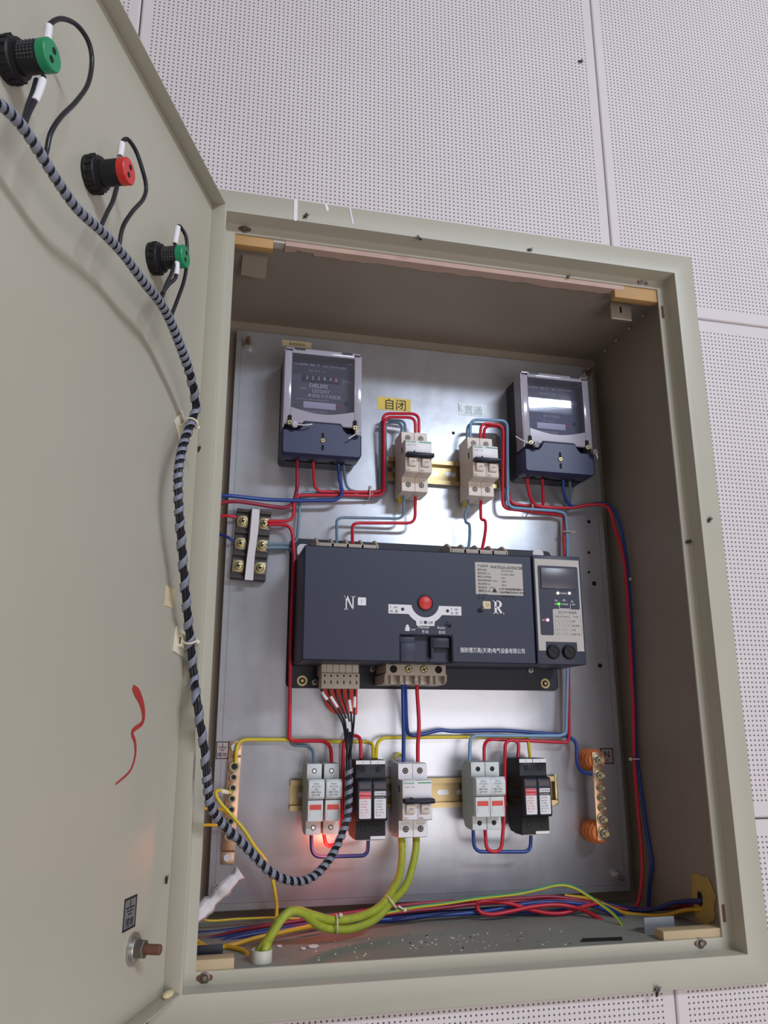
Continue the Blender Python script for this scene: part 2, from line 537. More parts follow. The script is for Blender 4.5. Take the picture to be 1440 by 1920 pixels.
# ---------------------------------------------------------------- the wall
wall = bpy.data.objects.new('wall_back', None)
link(wall, CAB @ Matrix.Translation((0, 14, -600)), (0, 14, -600), None)
wall['kind'] = 'structure'
wall['label'] = 'white wall lined with perforated acoustic boards'
WY = 10.0
XS = [-1599.7, -998.3, -398.3, 203.1, 803.1, 1403.1]
ZS = [-1058.6, -450.6, 157.4, 765.4, 1373.4]
HOLE = (-290.0, 290.0, 24.0, 826.0)
for i in range(len(XS) - 1):
    for j in range(len(ZS) - 1):
        x0, x1, z0, z1 = XS[i] + 0.7, XS[i + 1] - 0.7, ZS[j] + 0.7, ZS[j + 1] - 0.7
        xs = sorted({x0, x1} | {h for h in HOLE[:2] if x0 < h < x1})
        zs = sorted({z0, z1} | {h for h in HOLE[2:] if z0 < h < z1})
        mb = holed_plate(MB(), xs, zs, [HOLE], WY, WY + 9)
        cx, cz = (XS[i] + XS[i + 1]) / 2, (ZS[j] + ZS[j + 1]) / 2
        ob = mb.build('wall_panel', BOARD, wall, CAB, (cx, WY, cz))
        bv = ob.modifiers.new('edge', 'BEVEL')
        bv.width = 0.0022; bv.segments = 2; bv.limit_method = 'ANGLE'; bv.angle_limit = math.radians(40)
mb = holed_plate(MB(), [XS[0], HOLE[0], HOLE[1], XS[-1]], [ZS[0], HOLE[2], HOLE[3], ZS[-1]], [HOLE], WY + 9, WY + 17)
H2 = (-288.5, 288.5, 36.4, 806.6)
holed_plate(mb, [XS[0], H2[0], H2[1], XS[-1]], [ZS[0], H2[2], H2[3], ZS[-1]], [H2], WY + 17, WY + 60)
mb.build('wall_core', mat('wall_core', (206, 198, 190), 0.8), wall, CAB, (0, 14, -600))

# ---------------------------------------------------------------- the cabinet shell
cab = thing('electrical_cabinet', 'beige painted steel cabinet with its door standing open, set into the perforated wall', 'cabinet', CAB, (0, 12, 0))
def ring(prof, X, Z0, Z1):
    """closed profile of (inset, y) swept round a rectangle with mitred corners"""
    mb = MB()
    bm = mb.bm
    rings = []
    for ins, y in prof:
        rings.append([bm.verts.new(p) for p in ((-X + ins, y, Z0 + ins), (X - ins, y, Z0 + ins), (X - ins, y, Z1 - ins), (-X + ins, y, Z1 - ins))])
    n = len(rings)
    fs = []
    for k in range(n):
        a, b = rings[k], rings[(k + 1) % n]
        for q in range(4):
            fs.append(bm.faces.new((a[q], b[q], b[(q + 1) % 4], a[(q + 1) % 4])))
    bmesh.ops.recalc_face_normals(bm, faces=fs)
    return mb
frame_ob = ring([(0, 10), (0, 0.9), (0.3, 0.3), (0.9, 0), (26.4, 0), (27.2, 0.3), (27.5, 1), (27.5, 20.5), (28.2, 22.6), (29.6, 24), (38.6, 24), (38.9, 24.4), (38.9, 26), (25.6, 26), (25.6, 2), (2, 2), (2, 10)], 311.8, 0, 848.6).build('cover_frame', PAINT, cab)
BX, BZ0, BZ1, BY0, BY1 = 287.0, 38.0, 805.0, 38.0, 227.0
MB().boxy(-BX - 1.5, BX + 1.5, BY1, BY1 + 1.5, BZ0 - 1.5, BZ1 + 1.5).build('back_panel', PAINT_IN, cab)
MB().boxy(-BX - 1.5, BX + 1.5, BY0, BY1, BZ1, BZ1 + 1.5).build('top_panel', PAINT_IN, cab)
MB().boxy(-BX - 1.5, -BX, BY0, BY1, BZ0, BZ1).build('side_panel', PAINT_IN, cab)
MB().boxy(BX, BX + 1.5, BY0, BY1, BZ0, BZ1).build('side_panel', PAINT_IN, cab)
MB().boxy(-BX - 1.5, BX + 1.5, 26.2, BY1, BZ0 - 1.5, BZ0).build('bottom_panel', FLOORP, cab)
# weld beads along the ceiling seam, sheet-metal tabs
for t in (0.22, 0.42, 0.62, 0.8):
    MB().ball((BX - 2, BY0 + (BY1 - BY0) * t, BZ1 - 2), 2.2, 3, 2.2, 8, 6).build('weld_bead', PAINT, cab)
MB()._prism([(-262, 58, 805), (-262, 80, 790), (-262, 82, 791), (-262, 61, 805)], [(-232, 58, 805), (-232, 80, 788), (-232, 82, 789), (-232, 61, 805)], 0).build('hanging_tab', PAINT_IN, cab)
mb = MB(); mb.boxy(222, 252, 56, 58, 778, 805, 0.5).boxy(222, 252, 56, 72, 803.4, 805)
mb.m(1).boxy(235, 238, 55.6, 56.4, 788, 797, 0.3)
mb.build('hanging_tab', [PAINT_IN, BLACKM], cab)
MB().boxy(203, 240, 60, 62, BZ0, 54, 0.6).boxy(203, 240, 62, 80, BZ0, BZ0 + 2).build('foot_tab', mat('dull_zinc', (140, 142, 146), 0.6, metal=0.4), cab)
MB().boxy(-285, -248, 52, 55, BZ0, 54, 0.6).build('foot_tab', NAVY_D, cab)
# lip screws and slots
def lip_screw(x, z, rust):
    mb = MB()
    mb.lathe([(5.2, 0), (5.2, 0.6), (3.4, 0.9), (3.4, 1.6), (2.2, 3.4), (0, 3.6)], (x, 24, z), (0, -1, 0), 14)
    mb.m(1).face(rrect(x - 7.5, x + 7.5, z - 2.6, z + 2.6, 2.5), -24.0, -23.8)
    return mb.build('lip_screw', [DARK_STEEL if rust else GREY_STEEL, RUST], cab)
for p, r_ in (((-262.5, 816.5), 1), ((252.0, 816.5), 0), ((-265.0, 33.5), 1), ((246.0, 34.5), 1)):
    lip_screw(p[0], p[1], r_)
for z in (777.0, 62.0):
    MB().face(rrect(275.6, 279.4, z - 9, z + 9, 1.8), -24.05, -23.7).build('lip_slot', RUST, cab)

# door: a shallow tray swung open on the hinge side
DW, DZ0, DZ1 = 566.0, 31.0, 821.0
mb = MB()
mb.box(-DW, 0, -1.4, 0, DZ0, DZ1)
door = mb.build('door', PAINT, cab, DR, (0, 0, DZ0))
MB().box(-DW, 0, 0, 15, DZ1 - 1.4, DZ1, 0.4).build('door_lip', PAINT, door, DR, (0, 0, DZ0))
MB().box(-DW, 0, 0, 15, DZ0, DZ0 + 1.4, 0.4).build('door_lip', PAINT, door, DR, (0, 0, DZ0))
MB().box(-1.4, 0, 0, 15, DZ0 + 1.4, DZ1 - 1.4, 0.4).build('door_lip', PAINT, door, DR, (0, 0, DZ0))
MB().box(-DW, -DW + 1.4, 0, 15, DZ0 + 1.4, DZ1 - 1.4, 0.4).build('door_lip', PAINT, door, DR, (0, 0, DZ0))
# grounding stud on the door
gx, gz = -72.5, 83.7
st = MB()
st.cylf(gx, gz, 0, 2.2, 12, 22).cylf(gx, gz, 2.2, 4.6, 9.5, 22, 0.6)
st.m(1).cylf(gx, gz, 4.6, 11, 7.6, 6, 0.8)
st.m(2).cylf(gx, gz, 11, 24, 4.0, 14, 0.6)
st.build('ground_stud', [GREY_STEEL, DARK_STEEL, RUST], door, DR, (0, 0, DZ0))
# red brush stroke
pl = [(-108.9, 286.1), (-94.8, 278.3), (-85.4, 267.8), (-85.5, 257.9), (-103.1, 250.7), (-96.5, 242.0), (-94.6, 231.6), (-102.0, 220.1), (-125.4, 211.4)]
pp = path([(x, -0.4, z) for x, z in pl], 'smooth')
mb = MB()
n = len(pp)
def stroke_w(t):
    return 0.8 + 4.2 * max(0, 1 - t * 2.6) * min(1, t * 10 + 0.3) + 1.6 * math.sin(min(1, t) * math.pi) * (1 - 0.5 * t)
prev = None
for i in range(n):
    t = (pp[min(i + 1, n - 1)] - pp[max(i - 1, 0)]).normalized()
    nn = Vector((t.z, 0, -t.x)) * stroke_w(i / (n - 1))
    cur = (mb.bm.verts.new(pp[i] + nn), mb.bm.verts.new(pp[i] - nn))
    if prev: mb.bm.faces.new((prev[0], cur[0], cur[1], prev[1]))
    prev = cur
mb.build('paint_stroke', REDPAINT, door, DR, (0, 0, DZ0))['label'] = 'red brush stroke shaped like a three'
# yellowish filler drip at the bottom hinge corner
MB().ball((-10, -8, DZ0 + 3), 9, 4, 3, 12, 8).build('filler_blob', TAPE, door, DR, (0, 0, DZ0))

# plaster reveal showing between the cover frame and the box
mb = MB()
random.seed(3)
NP = 120
pts_b, x = [], 0
for k in range(NP + 1):
    x = -214 + (226 + 214) * k / NP
    j = 3.2 * noise.noise(Vector((x * 0.045, 0.3, 0))) + 2.0 * noise.noise(Vector((x * 0.17, 2.3, 0)))
    if -202 < x < -178: j -= 6
    pts_b.append((x, 39.5 + j))
poly = [(-214, 25.8), (226, 25.8)] + [(x, y) for x, y in reversed(pts_b)]
mb.flat(poly, 803.2, 811.5)
mb.build('plaster_reveal', PLASTER, wall, CAB, (0, 14, -600))
# paint runs on the frame
for p0, p1, w in ((((-206.4, -0.3, 848.6)), ((-206.3, -0.3, 821.5)), 2.1), (((-171.2, -0.3, 848.7)), ((-169.2, -0.3, 840.3)), 1.6), (((-142.5, -0.3, 848.3)), ((-138.5, -0.3, 826.5)), 0.8)):
    mb = MB()
    x0, _, z0 = p0; x1, _, z1 = p1
    mb.face([(x0 - w, z0), (x0 + w, z0), (x1 + w * 1.1, z1), (x1, z1 - w), (x1 - w * 1.1, z1)], 0, 0.5)
    mb.build('paint_run', WHITEP, cab)

# wooden spacers in the four corners
def spacer(x0, x1, y0, y1, z0, z1, label, m_=None):
    mb = MB().boxy(x0, x1, y0, y1, z0, z1, 0.8)
    mb.build('wood_spacer', m_ or WOOD, None, CAB, None, label, 'wood block', 'wooden spacer blocks behind the cover frame')
spacer(-286, -228.5, 26.2, 37.8, 797, 818, 'pale wood spacer block above the lone screwed tab near the door hinge')
spacer(212, 286, 26.2, 37.8, 792, 817, 'pale wood spacer block above the slotted hanging tab')
spacer(205, 282, 26.2, 44, 38.2, 47.5, 'thin pale wood spacer on the cabinet floor by the yellow foam hole', WOOD2)
spacer(-284, -238.5, 26.2, 44, 38.2, 48, 'thin pale wood spacer on the cabinet floor beside the white pipe stub', WOOD2)

# ---------------------------------------------------------------- mounting plate
plate = thing('mounting_plate', 'galvanised steel mounting plate carrying the switchgear', 'metal plate', PL, (0, 0, 52))
MB().box(-259, 273, -1.6, 0, 52.5, 783, 0.5).build('plate_sheet', GALV, plate)
MB().box(-259, -257.5, -13, -1.6, 52.5, 783).box(271.5, 273, -13, -1.6, 52.5, 783).box(-257.5, 271.5, -13, -1.6, 52.5, 54).box(-257.5, 271.5, -13, -1.6, 781.5, 783).build('plate_return', GALV, plate)
def stud(x, z, L, nutd, mt):
    mb = MB()
    mb.cylf(x, z, 0, 1.6, 7.5, 20, 0.3)
    mb.m(0).cylf(x, z, 1.6, 6.5, 6.2, 6, 0.6)
    mb.m(1).cylf(x, z, 6.5, L, 3.0, 12, 0.4)
    mb.build('stud_nut', [GREY_STEEL, mt], plate)
stud(-243.9, 762.6, 20, 1, RUST); stud(262, 770, 26, 1, RUST); stud(255.5, 69.6, 14, 1, DARK_STEEL); stud(-247.6, 76.0, 14, 1, DARK_STEEL)
for (x, z), r in (((246.7, 495.0), 2.2), ((244.6, 466.4), 2.0), ((251.6, 450.7), 3.4), ((251.8, 336.9), 3.2), ((250.1, 540.5), 2.8), ((49.3, 658.5), 2.3), ((-193.7, 608.9), 2.3)):
    MB().cylf(x, z, -0.1, 0.12, r, 14).build('drill_hole', BLACKM, plate)
# scribed fold line near the edges
for a in ((-252, -251.6, 60, 776), (265, 265.4, 60, 776)):
    MB().box(a[0], a[1], 0, 0.1, a[2], a[3]).build('fold_line', INKG, plate)
MB().box(-252, 265.4, 0, 0.1, 60, 60.4).build('fold_line', INKG, plate)

# ---------------------------------------------------------------- DIN rails
def rail(x0, x1, zc, label):
    t = thing('din_rail', label, 'rail', PL, (x0, 0, zc), 'DIN rails')
    mb = MB()
    pf = [(0, zc - 12.5), (6.3, zc - 12.5), (6.3, zc - 17.5), (7.3, zc - 17.5), (7.3, zc - 11.5), (1, zc - 11.5), (1, zc + 11.5), (7.3, zc + 11.5), (7.3, zc + 17.5), (6.3, zc + 17.5), (6.3, zc + 12.5), (0, zc + 12.5)]
    mb.side(pf, x0, x1)
    mb.build('rail_profile', RAILM, t)
    x = x0 + 10
    while x < x1 - 14:
        MB().face(rrect(x, x + 15, zc - 3.0, zc + 3.0, 2.9), 0.9, 1.15).build('rail_slot', GALV, t)
        x += 25
    return t
r1 = rail(-49, 117, 596, 'short yellow passivated DIN rail under the two upper breakers')
r2 = rail(-169, 172, 176.6, 'long yellow passivated DIN rail holding fuses, surge units and the lower breaker')
screw(r1, -44, 597, 1, 3.4, 2.4, DARK_STEEL)

# ---------------------------------------------------------------- circuit breakers (36 x 85 mm)
def breaker(x0, z0, label, bottom_clip, bodym):
    fr = PL @ Matrix.Translation((x0, 0, z0))
    t = thing('circuit_breaker', label, 'breaker', fr, (0, 0, 0), 'two-pole circuit breakers')
    prof = [(7.5, 0.5), (36, 0), (44, 1.5), (44, 20), (62, 21.5), (64, 23), (64, 65), (62, 66.5), (44, 66.5), (44, 84), (36, 85), (7.5, 85), (7.5, 60), (9.5, 60), (9.5, 25), (7.5, 25)]
    for i in (0, 1):
        mb = MB(); mb.side(prof, i * 18 + 0.15, i * 18 + 17.85, 0.35)
        mb.build('pole_body', bodym, t)
    # side relief
    mb = MB(); mb.box(-0.05, 0.2, 46, 50, 52, 60, 0); mb.build('side_notch', BLACKM, t)
    for i in (0, 1):
        cx = 9 + 18 * i
        for z in (10.5, 76):
            mb = MB()
            mb.cylf(cx, z, 44, 44.25, 3.6, 18)
            mb.m(1).cylf(cx, z, 44.25, 44.5, 2.7, 16)
            mb.m(0).box(cx - 2.2, cx + 2.2, 44.5, 44.65, z - 0.35, z + 0.35).box(cx - 0.35, cx + 0.35, 44.5, 44.65, z - 2.2, z + 2.2)
            mb.build('terminal_screw', [BLACKP, DARK_STEEL], t)
        # vents above the lower terminals
        for z in (16.0, 17.6):
            MB().box(cx - 5.5, cx + 5.5, 44, 44.15, z, z + 0.5).build('vent_line', BEIGE, t)
        # toggle wells and toggles
        MB().box(cx - 6.3, cx + 6.3, 63.6, 64.2, 26.5, 41).build('toggle_well', bodym, t)
        MB().side([(64.1, 28.5), (67.5, 29.5), (69, 40), (64.1, 40)], cx - 5.3, cx + 5.3, 0.6).build('toggle', CREAM, t)
        text(t, 'I ON', cx - 2.4, 34, 68.6, 2.4, INKG)
        MB().box(cx - 1.4, cx + 1.4, 21.5, 21.6, 1.5, 1.6).build('pole_mark', INKG, t)
    MB().box(0.6, 35.4, 64, 64.35, 44.8, 65.2, 0.2).build('label_panel', WHITEP, t)
    MB().box(18.5, 35.2, 64.35, 64.5, 62.6, 63.8).build('green_stripe', GREENI, t)
    text(t, 'Schneider', 1.2, 62.0, 64.5, 3.6, GREENI, bold=0.04, sx=0.95)
    text(t, 'iC65N  C 32A', 2.2, 58.0, 64.5, 2.1, INKG)
    text(t, 'A9F18232', 3, 46.2, 64.5, 1.9, INKG)
    text(t, 'C32', 1.6, 23.6, 64.2, 2.4, INKG); text(t, '400V~', 20, 23.6, 64.2, 2.2, INKG)
    MB().side([(64, 41.2), (73, 40.6), (74.5, 42.2), (74, 46), (64, 46.6)], 0.2, 36.6, 0.6).box(9, 10.5, 64, 75, 46.2, 47.4).build('handle_bar', NAVY_D, t)
    if bottom_clip:
        MB().box(2, 10, 9, 18, -6, 2, 0.8).build('rail_clip', YELLOWL, t)
    return t
breaker(-38.5, 553, 'cream two-pole breaker with two red wires arching into its top, under the yellow sticker', True, CREAM)
breaker(54, 553, 'cream two-pole breaker nearest the tilted-looking second meter, blue and red wires on top', True, CREAM)
breaker(-45.5, 129, 'white two-pole breaker with yellow-green cables leaving its bottom', False, WHITEP)

# ---------------------------------------------------------------- fuse holders
def fuse(x0, z0, label, w, poles, group, scr=None):
    fr = PL @ Matrix.Translation((x0, 0, z0))
    t = thing('fuse_holder', label, 'fuse holder', fr, (0, 0, 0), group)
    prof = [(7.5, 14), (16, 2), (26, 0), (44, 0), (44, 16.5), (50, 17), (50, 60), (44, 61), (44, 78), (20, 79), (7.5, 72)]
    for i in range(poles):
        a, b = i * w, i * w + w - 0.5
        MB().side(prof, a, b, 0.4).build('pole_body', FUSE_S, t)
        MB().box(a + 0.1, b - 0.1, 44, 44.6, 0.3, 16, 0.2).build('terminal_face', FUSEP, t)
        MB().box(a + 0.1, b - 0.1, 44, 44.6, 61.5, 77.8, 0.2).build('terminal_face', FUSEP, t)
        MB().side([(50, 39), (58, 39.5), (62, 42), (62.5, 56), (60, 61.5), (50, 61.5)], a, b + 0.9, 0.5).build('fuse_drawer_grip', FUSEP, t)
        dr = MB().side([(50, 16), (58.5, 16), (58.5, 38.6), (50, 38.6)], a, b, 0.4).build('fuse_drawer', FUSEP, t)
        MB().box(a + 2, b - 2, 58.5, 58.8, 28.5, 34).build('indicator_window', NEON, dr)
        MB().box(a + 2, a + 2.2, 58.5, 58.65, 20.5, 28).box(b - 2.2, b - 2, 58.5, 58.65, 20.5, 28).build('drawer_line', INKG, dr)
        for z in (8, 70):
            mb = MB(); mb.cylf((a + b) / 2, z, 44.6, 44.75, 2.9, 16); mb.m(1).cylf((a + b) / 2, z, 44.75, 45.1, 2.0, 12)
            mb.build('terminal_screw', [BLACKM, scr or GREY_STEEL], t)
        for k, (s_, mt_) in enumerate((('DELIXI', BLUEI), ('RT18-32X', INKG), ('32A', INKG), ('380V  50Hz', INKG), ('gG 10x38', INKG))):
            text(t, s_, (a + b) / 2, 56 - k * 3.0, 62.6, 2.3, mt_, 'CENTER')
    return t
fuse(-155, 136, 'pale grey single fuse holder with a red window, at the bare end of the rail', 18.0, 1, 'pale grey fuse holders')
fuse(-134.8, 136, 'pale grey single fuse holder with a red window, next to the spiral-wrapped loom', 18.0, 1, 'pale grey fuse holders')
fuse(46, 136, 'pale grey pair of joined fuse holders beside a black surge protector', 18.4, 2, 'pale grey fuse holders', BLACKP)

# ---------------------------------------------------------------- surge protectors
STATUSW = mat('dark_status_window', (70, 60, 64), 0.4)
def surge(x0, z0, label):
    fr = PL @ Matrix.Translation((x0, 0, z0))
    t = thing('surge_protector', label, 'surge protector', fr, (0, 0, 0), 'black plug-in surge protectors')
    prof = [(7.5, 6), (14, 1), (30, 0), (50, 0), (50, 20), (52, 20.5), (52, 67), (50, 67.5), (50, 87), (46, 88), (12, 88), (7.5, 84)]
    MB().side(prof, 0, 36, 0.5).build('base_body', BLACKP, t)
    for i in (0, 1):
        a = 0.4 + i * 17.8
        pl_ = MB().side([(52, 20.5), (60, 21), (62, 22.5), (62, 62), (60, 66), (52, 66.5)], a, a + 17.4, 0.6).build('plug_module', NAVY_D, t)
        MB().box(a + 2, a + 15.4, 61.7, 62.15, 56.5, 61.5, 0).build('status_window', STATUSW, pl_)
        MB().face(rrect(a + 1.8, a + 15.6, 24, 53.5, 1), 61.8, 62.2).build('rating_label', WHITEI, pl_)
        c_ = REDI if i == 0 else INK
        MB().box(a + 1.9, a + 15.5, 62.2, 62.3, 45.5, 49.0).build('label_band', c_, pl_)
        if i == 0: MB().box(a + 1.9, a + 15.5, 62.2, 62.3, 49.0, 53.3).build('label_band', c_, pl_)
        text(pl_, 'P PHOENIX', a + 2.4, 50.2, 62.35, 2.6, WHITEI if i == 0 else INK, frame=fr)
        text(pl_, 'VAL-MS 230', a + 2.6, 46.3, 62.35, 2.2, WHITEI, frame=fr)
        for k, s_ in enumerate(('Uc:275V~', 'Iimp:7kA', 'In: 20kA', 'Up: 1.4kV', 'IEC T1/T2', 'CE  UL  ')):
            text(pl_, s_, a + 3, 42 - k * 3.1, 62.35, 2.3, c_ if i == 0 else INKG, frame=fr)
        cx = 9 + 18 * i
        for z in (11, 77):
            mb = MB(); mb.cylf(cx, z, 50, 50.2, 3.0, 16); mb.m(1).cylf(cx, z, 50.2, 50.4, 1.8, 10)
            mb.build('terminal_screw', [BLACKM, BLACKP], t)
        MB().box(cx - 8.6, cx + 8.6, 50, 50.4, 83, 87.4).build('marker_strip', WHITEP, t)
        text(t, 'U' if i == 0 else '+', cx - 1, 84, 50.5, 3, INKG)
    MB().box(18, 35.6, 50, 50.4, 0.4, 3.6).build('marker_strip', WHITEP, t)
    MB().box(2, 34, 20, 48, -1.2, 0).build('foot_strip', PVC, t)
    # printed side wiring diagram
    mb = MB()
    for k in range(9): mb.box(-0.1, 0.02, 16 + (k % 3) * 8, 21 + (k % 3) * 8, 20 + (k // 3) * 18, 21 + (k // 3) * 18)
    mb.build('side_print', INKG, t)
    return t
surge(-98.5, 130, 'black two-plug surge protector beside the spiral-wrapped loom')
surge(106.5, 130, 'black two-plug surge protector between joined fuse holders and the neutral bar')
MB().lathe([(4, 0), (4, 2), (2.5, 4), (0, 4.4)], (174, -3, 163), (0, -1, 0), 14).box(172, 176, 0, 8, 166, 196, 0.5).build('rail_stop', BRASS, None, PL, None, 'small zinc end stop with a round screw on the long rail', 'rail stop')

# ---------------------------------------------------------------- energy meters
def meter(x0, z0, label, tilt, dialm, crisp):
    fr = PL @ Matrix.Translation((x0, 0, z0))
    t = thing('energy_meter', label, 'meter', fr, (0, 0, 0), 'single-phase energy meters')
    W, H = 103.0, 148.0
    # back case
    MB().face(rrect(0.8, W - 0.8, 0, H, 6), 0, 30, 0.6).build('case', NAVY_D, t)
    # dial plate and register
    MB().box(9, W - 9, 30, 40, 62, 141).build('dial_plate', dialm, t)
    MB().box(9.5, W - 9.5, 40, 40.3, 118, 140.5).build('dial_header', DIALTOP, t)
    reg = MB().box(26, 77, 40, 42.5, 108.5, 116.5, 0.3).build('register', DIALTOP if crisp else BLACKP, t)
    for k, ch in enumerate('222845'):
        cx = 31.5 + k * 7.8
        mb = MB(); mb.m(1 if k == 5 else 0).cyl((cx - 2.6, -40.5, 112.5), (cx + 2.6, -40.5, 112.5), 3.6, seg=16)
        mb.build('digit_drum', [BLACKP, REDP], reg, fr, (0, 0, 0))
        text(reg, ch, cx, 109.8, 44.25, 7.0, WHITEI, 'CENTER', frame=fr, bold=0.16)
    text(t, 'kW·h', 80, 110.5, 40.6, 5.0, WHITEI)
    text(t, 'No.200904  0001 号', 15, 131, 40.6, 4.0, WHITEI); text(t, 'GB/T 17215.321-2008', 53, 131, 40.6, 3.4, WHITEI)
    text(t, '1000 100 10  1  0.1', 34, 123, 40.6, 3.0, WHITEI)
    if crisp:
        text(t, 'DELIXI', 35, 100.3, 40.6, 7.6, WHITEI, bold=0.25, sx=1.1)
        text(t, 'DDS607', 39, 93.0, 40.6, 6.8, WHITEI, bold=0.06)
        text(t, '单相电子式电能表', 33, 86.4, 40.6, 5.6, WHITEI, bold=0.05)
        text(t, 'CMC', 22, 96, 40.6, 4.5, WHITEI)
        text(t, '220V 5(20)A 50Hz 1600imp/kW·h', 17, 81.4, 40.6, 3.2, WHITEI)
    else:
        text(t, '电子式电能表', 38, 88.4, 40.6, 4.2, WHITEI)
        text(t, '220V 10(40)A', 36, 81.4, 40.6, 3.0, WHITEI)
    MB().box(28, 71, 40.2, 40.6, 70.5, 79.5).build('serial_label', WHITEP, t)
    text(t, '德力西电气有限公司制造', 24, 64.6, 40.6, 3.2, WHITEI)
    mb = MB(); mb.cylf(85, 81, 40, 41.5, 2.4, 12); mb.build('test_lamp', BLACKM, t)
    mb = MB(); mb.box(73, 77, 40.2, 40.5, 76, 79); mb.build('pulse_mark', REDI, t)
    # smoky clear cover: border with a clear window and flanks
    cov = MB()
    ow = rrect(0, W, 44, H, 7)
    cov.box(0.6, 10, 52, 56, 40, H - 5, 0.8).box(W - 10, W - 0.6, 52, 56, 40, H - 5, 0.8).box(10, W - 10, 52, 56, H - 8, H - 1, 0.8)
    arc = [(10, 64)] + [(10 + (W - 20) * k / 12, 64 - 7.0 * math.sin(math.pi * k / 12)) for k in range(1, 12)] + [(W - 10, 64), (W - 10, 42), (78, 42), (75, 46), (28, 46), (25, 42), (10, 42)]
    cov.face(arc, 52, 56, 0.5)
    cov.box(0.2, 1.8, 30, 55, 36, H - 4).box(W - 1.8, W - 0.2, 30, 55, 36, H - 4).box(2, W - 2, 30, 55, H - 2, H - 0.4)
    c_ob = cov.build('clear_cover', SMOKE, t)
    bw = MB()
    # slightly bowed window
    for k in range(8):
        za, zb = 57.5 + (H - 8 - 57.5) * k / 8, 57.5 + (H - 8 - 57.5) * (k + 1) / 8
        fa, fb = math.sin(math.pi * k / 8), math.sin(math.pi * (k + 1) / 8)
        bw.side([(54 + 1.5 * fa, za), (55 + 1.5 * fa, za), (55 + 1.5 * fb, zb), (54 + 1.5 * fb, zb)], 10, W - 10)
    bw.build('cover_window', CLEAR, c_ob, fr, (0, 0, 0))
    for x in (13, W - 27):
        MB().box(x, x + 14, 50, 56.4, H - 3.4, H - 0.8).build('cover_hook', NAVY_D, t)
    # terminal cover with a raised middle
    tc = [(0, 3), (3, 0), (W - 3, 0), (W, 3), (W, 33), (84, 33), (80, 37), (77, 43), (74, 45), (30, 45), (27, 43), (24, 37), (20, 33), (0, 33)]
    term = MB().face(tc, 24, 57, 1.6).build('terminal_cover', NAVY_M, t)
    MB().face(rrect(50.3, 53.7, 23, 31, 1.6), 56.9, 57.2).build('keyhole', BLACKM, term, fr, (0, 0, 0))
    MB().face(rrect(50.3, 53.7, 7, 15, 1.6), 56.9, 57.2).build('keyhole', BLACKM, term, fr, (0, 0, 0))
    screw(t, 52, 20.5, 57, 3.3, 1.6, BRASS)
    for x in (9, W - 9):
        MB().face(rrect(x - 2.4, x + 2.4, 36, 52, 2), 55.6, 57.4).build('screw_slot', BLACKM, t)
        screw(t, x, 41, 57.2, 3.6, 2.4, BRASS)
    # lead seals on white wire
    s1 = MB().lathe([(0, 0), (4.2, 0.6), (4.6, 3), (4.2, 5.4), (0, 6)], (14, -60, 37), (0.2, -1, -0.1), 16).build('lead_seal', LEAD, t)
    s2 = MB().lathe([(0, 0), (4.2, 0.6), (4.6, 3), (4.2, 5.4), (0, 6)], (W - 7 if crisp else W - 2, -60, 33), (0.2, -1, -0.1), 16).build('lead_seal', LEAD, t)
    wa = [(14, -64, 37), (22, -66, 36), (30, -66, 36.5), (37, -64, 39)] if crisp else [(10, -62, 38), (0, -66, 38), (-8, -66, 41), (-15, -64, 46)]
    MB().tube(path(wa, 'smooth'), 0.8, 8).build('seal_wire', PAPER, s1, fr, (0, 0, 0))
    wb = [(W - 7, -63, 33), (W - 12, -65, 28), (W - 19, -65, 23)] if crisp else [(W - 2, -63, 33), (W, -65, 28), (W + 1, -65, 23)]
    MB().tube(path(wb, 'smooth'), 0.8, 8).build('seal_wire', PAPER, s2, fr, (0, 0, 0))
    for x in (20, 40, 69, 80):
        MB().cyl((x, -34, 0.2), (x, -34, -0.15), 4.0, seg=14).build('wire_hole', BLACKM, t)
    return t
meter(-198, 590, 'energy meter with the crisp white dial lettering, taped with a cream paper label', 0, DIAL, True)
meter(131.5, 590, 'energy meter with the pale glare across its window, near the rusty stud', 0, DIAL2, False)

# ---------------------------------------------------------------- transfer switch
ats = thing('transfer_switch', 'large navy automatic transfer switch with white N and R markings', 'transfer switch', PL, (4.5, 0, 302))
MB().face(rrect(-178, 187, 302.5, 493, 7), 0, 3.2, 0.5).build('base_plate', NAVY_D, ats)
# four notched fixing holes
for (x, z), mt_ in (((-159.4, 477.8), WHITEP), ((168.7, 486.7), WHITEP)):
    MB().face(rrect(x - 9, x + 7, z - 9, z + 8, 6), 3.1, 3.4).build('fixing_hole', mt_, ats)
for x, z in (((-157.7, 311.3)), ((167.9, 311.8))):
    mb = MB(); mb.lathe([(6.5, 0), (6.5, 0.8), (4.2, 0.8), (4.2, 0.3), (0, 0.3)], (x, -3.2, z), (0, -1, 0), 18)
    mb.m(1).cylf(x, z, 3.3, 3.7, 4.0, 16).m(0).cylf(x, z, 3.7, 5.2, 2.2, 6)
    mb.build('base_screw', [BRASS, BLACKP], ats)
for x, z in (((-142.2, 310.0)), ((-68.4, 326.9)), ((147.5, 328.6))):
    screw(ats, x, z, 3.2, 4.2, 3.0, GREY_STEEL, 'base_screw')
AX0, AX1, AZ0, AZ1, AD = -171.0, 116.5, 329.0, 464.0, 95.0
rx0, rz0 = -54.6, 327.7
rx1, rz1 = 8.9, 360.6
body = MB()
body.box(AX0, AX1, 3.2, 84, AZ0, AZ1)
holed_plate(body, [AX0, rx0, rx1, AX1], [AZ0, rz1, AZ1], [(rx0, rx1, AZ0 - 5, rz1)], -AD, -84)
bo = body.build('body', NAVY, ats)
bo.modifiers.new('edge', 'BEVEL').width = 0.0016
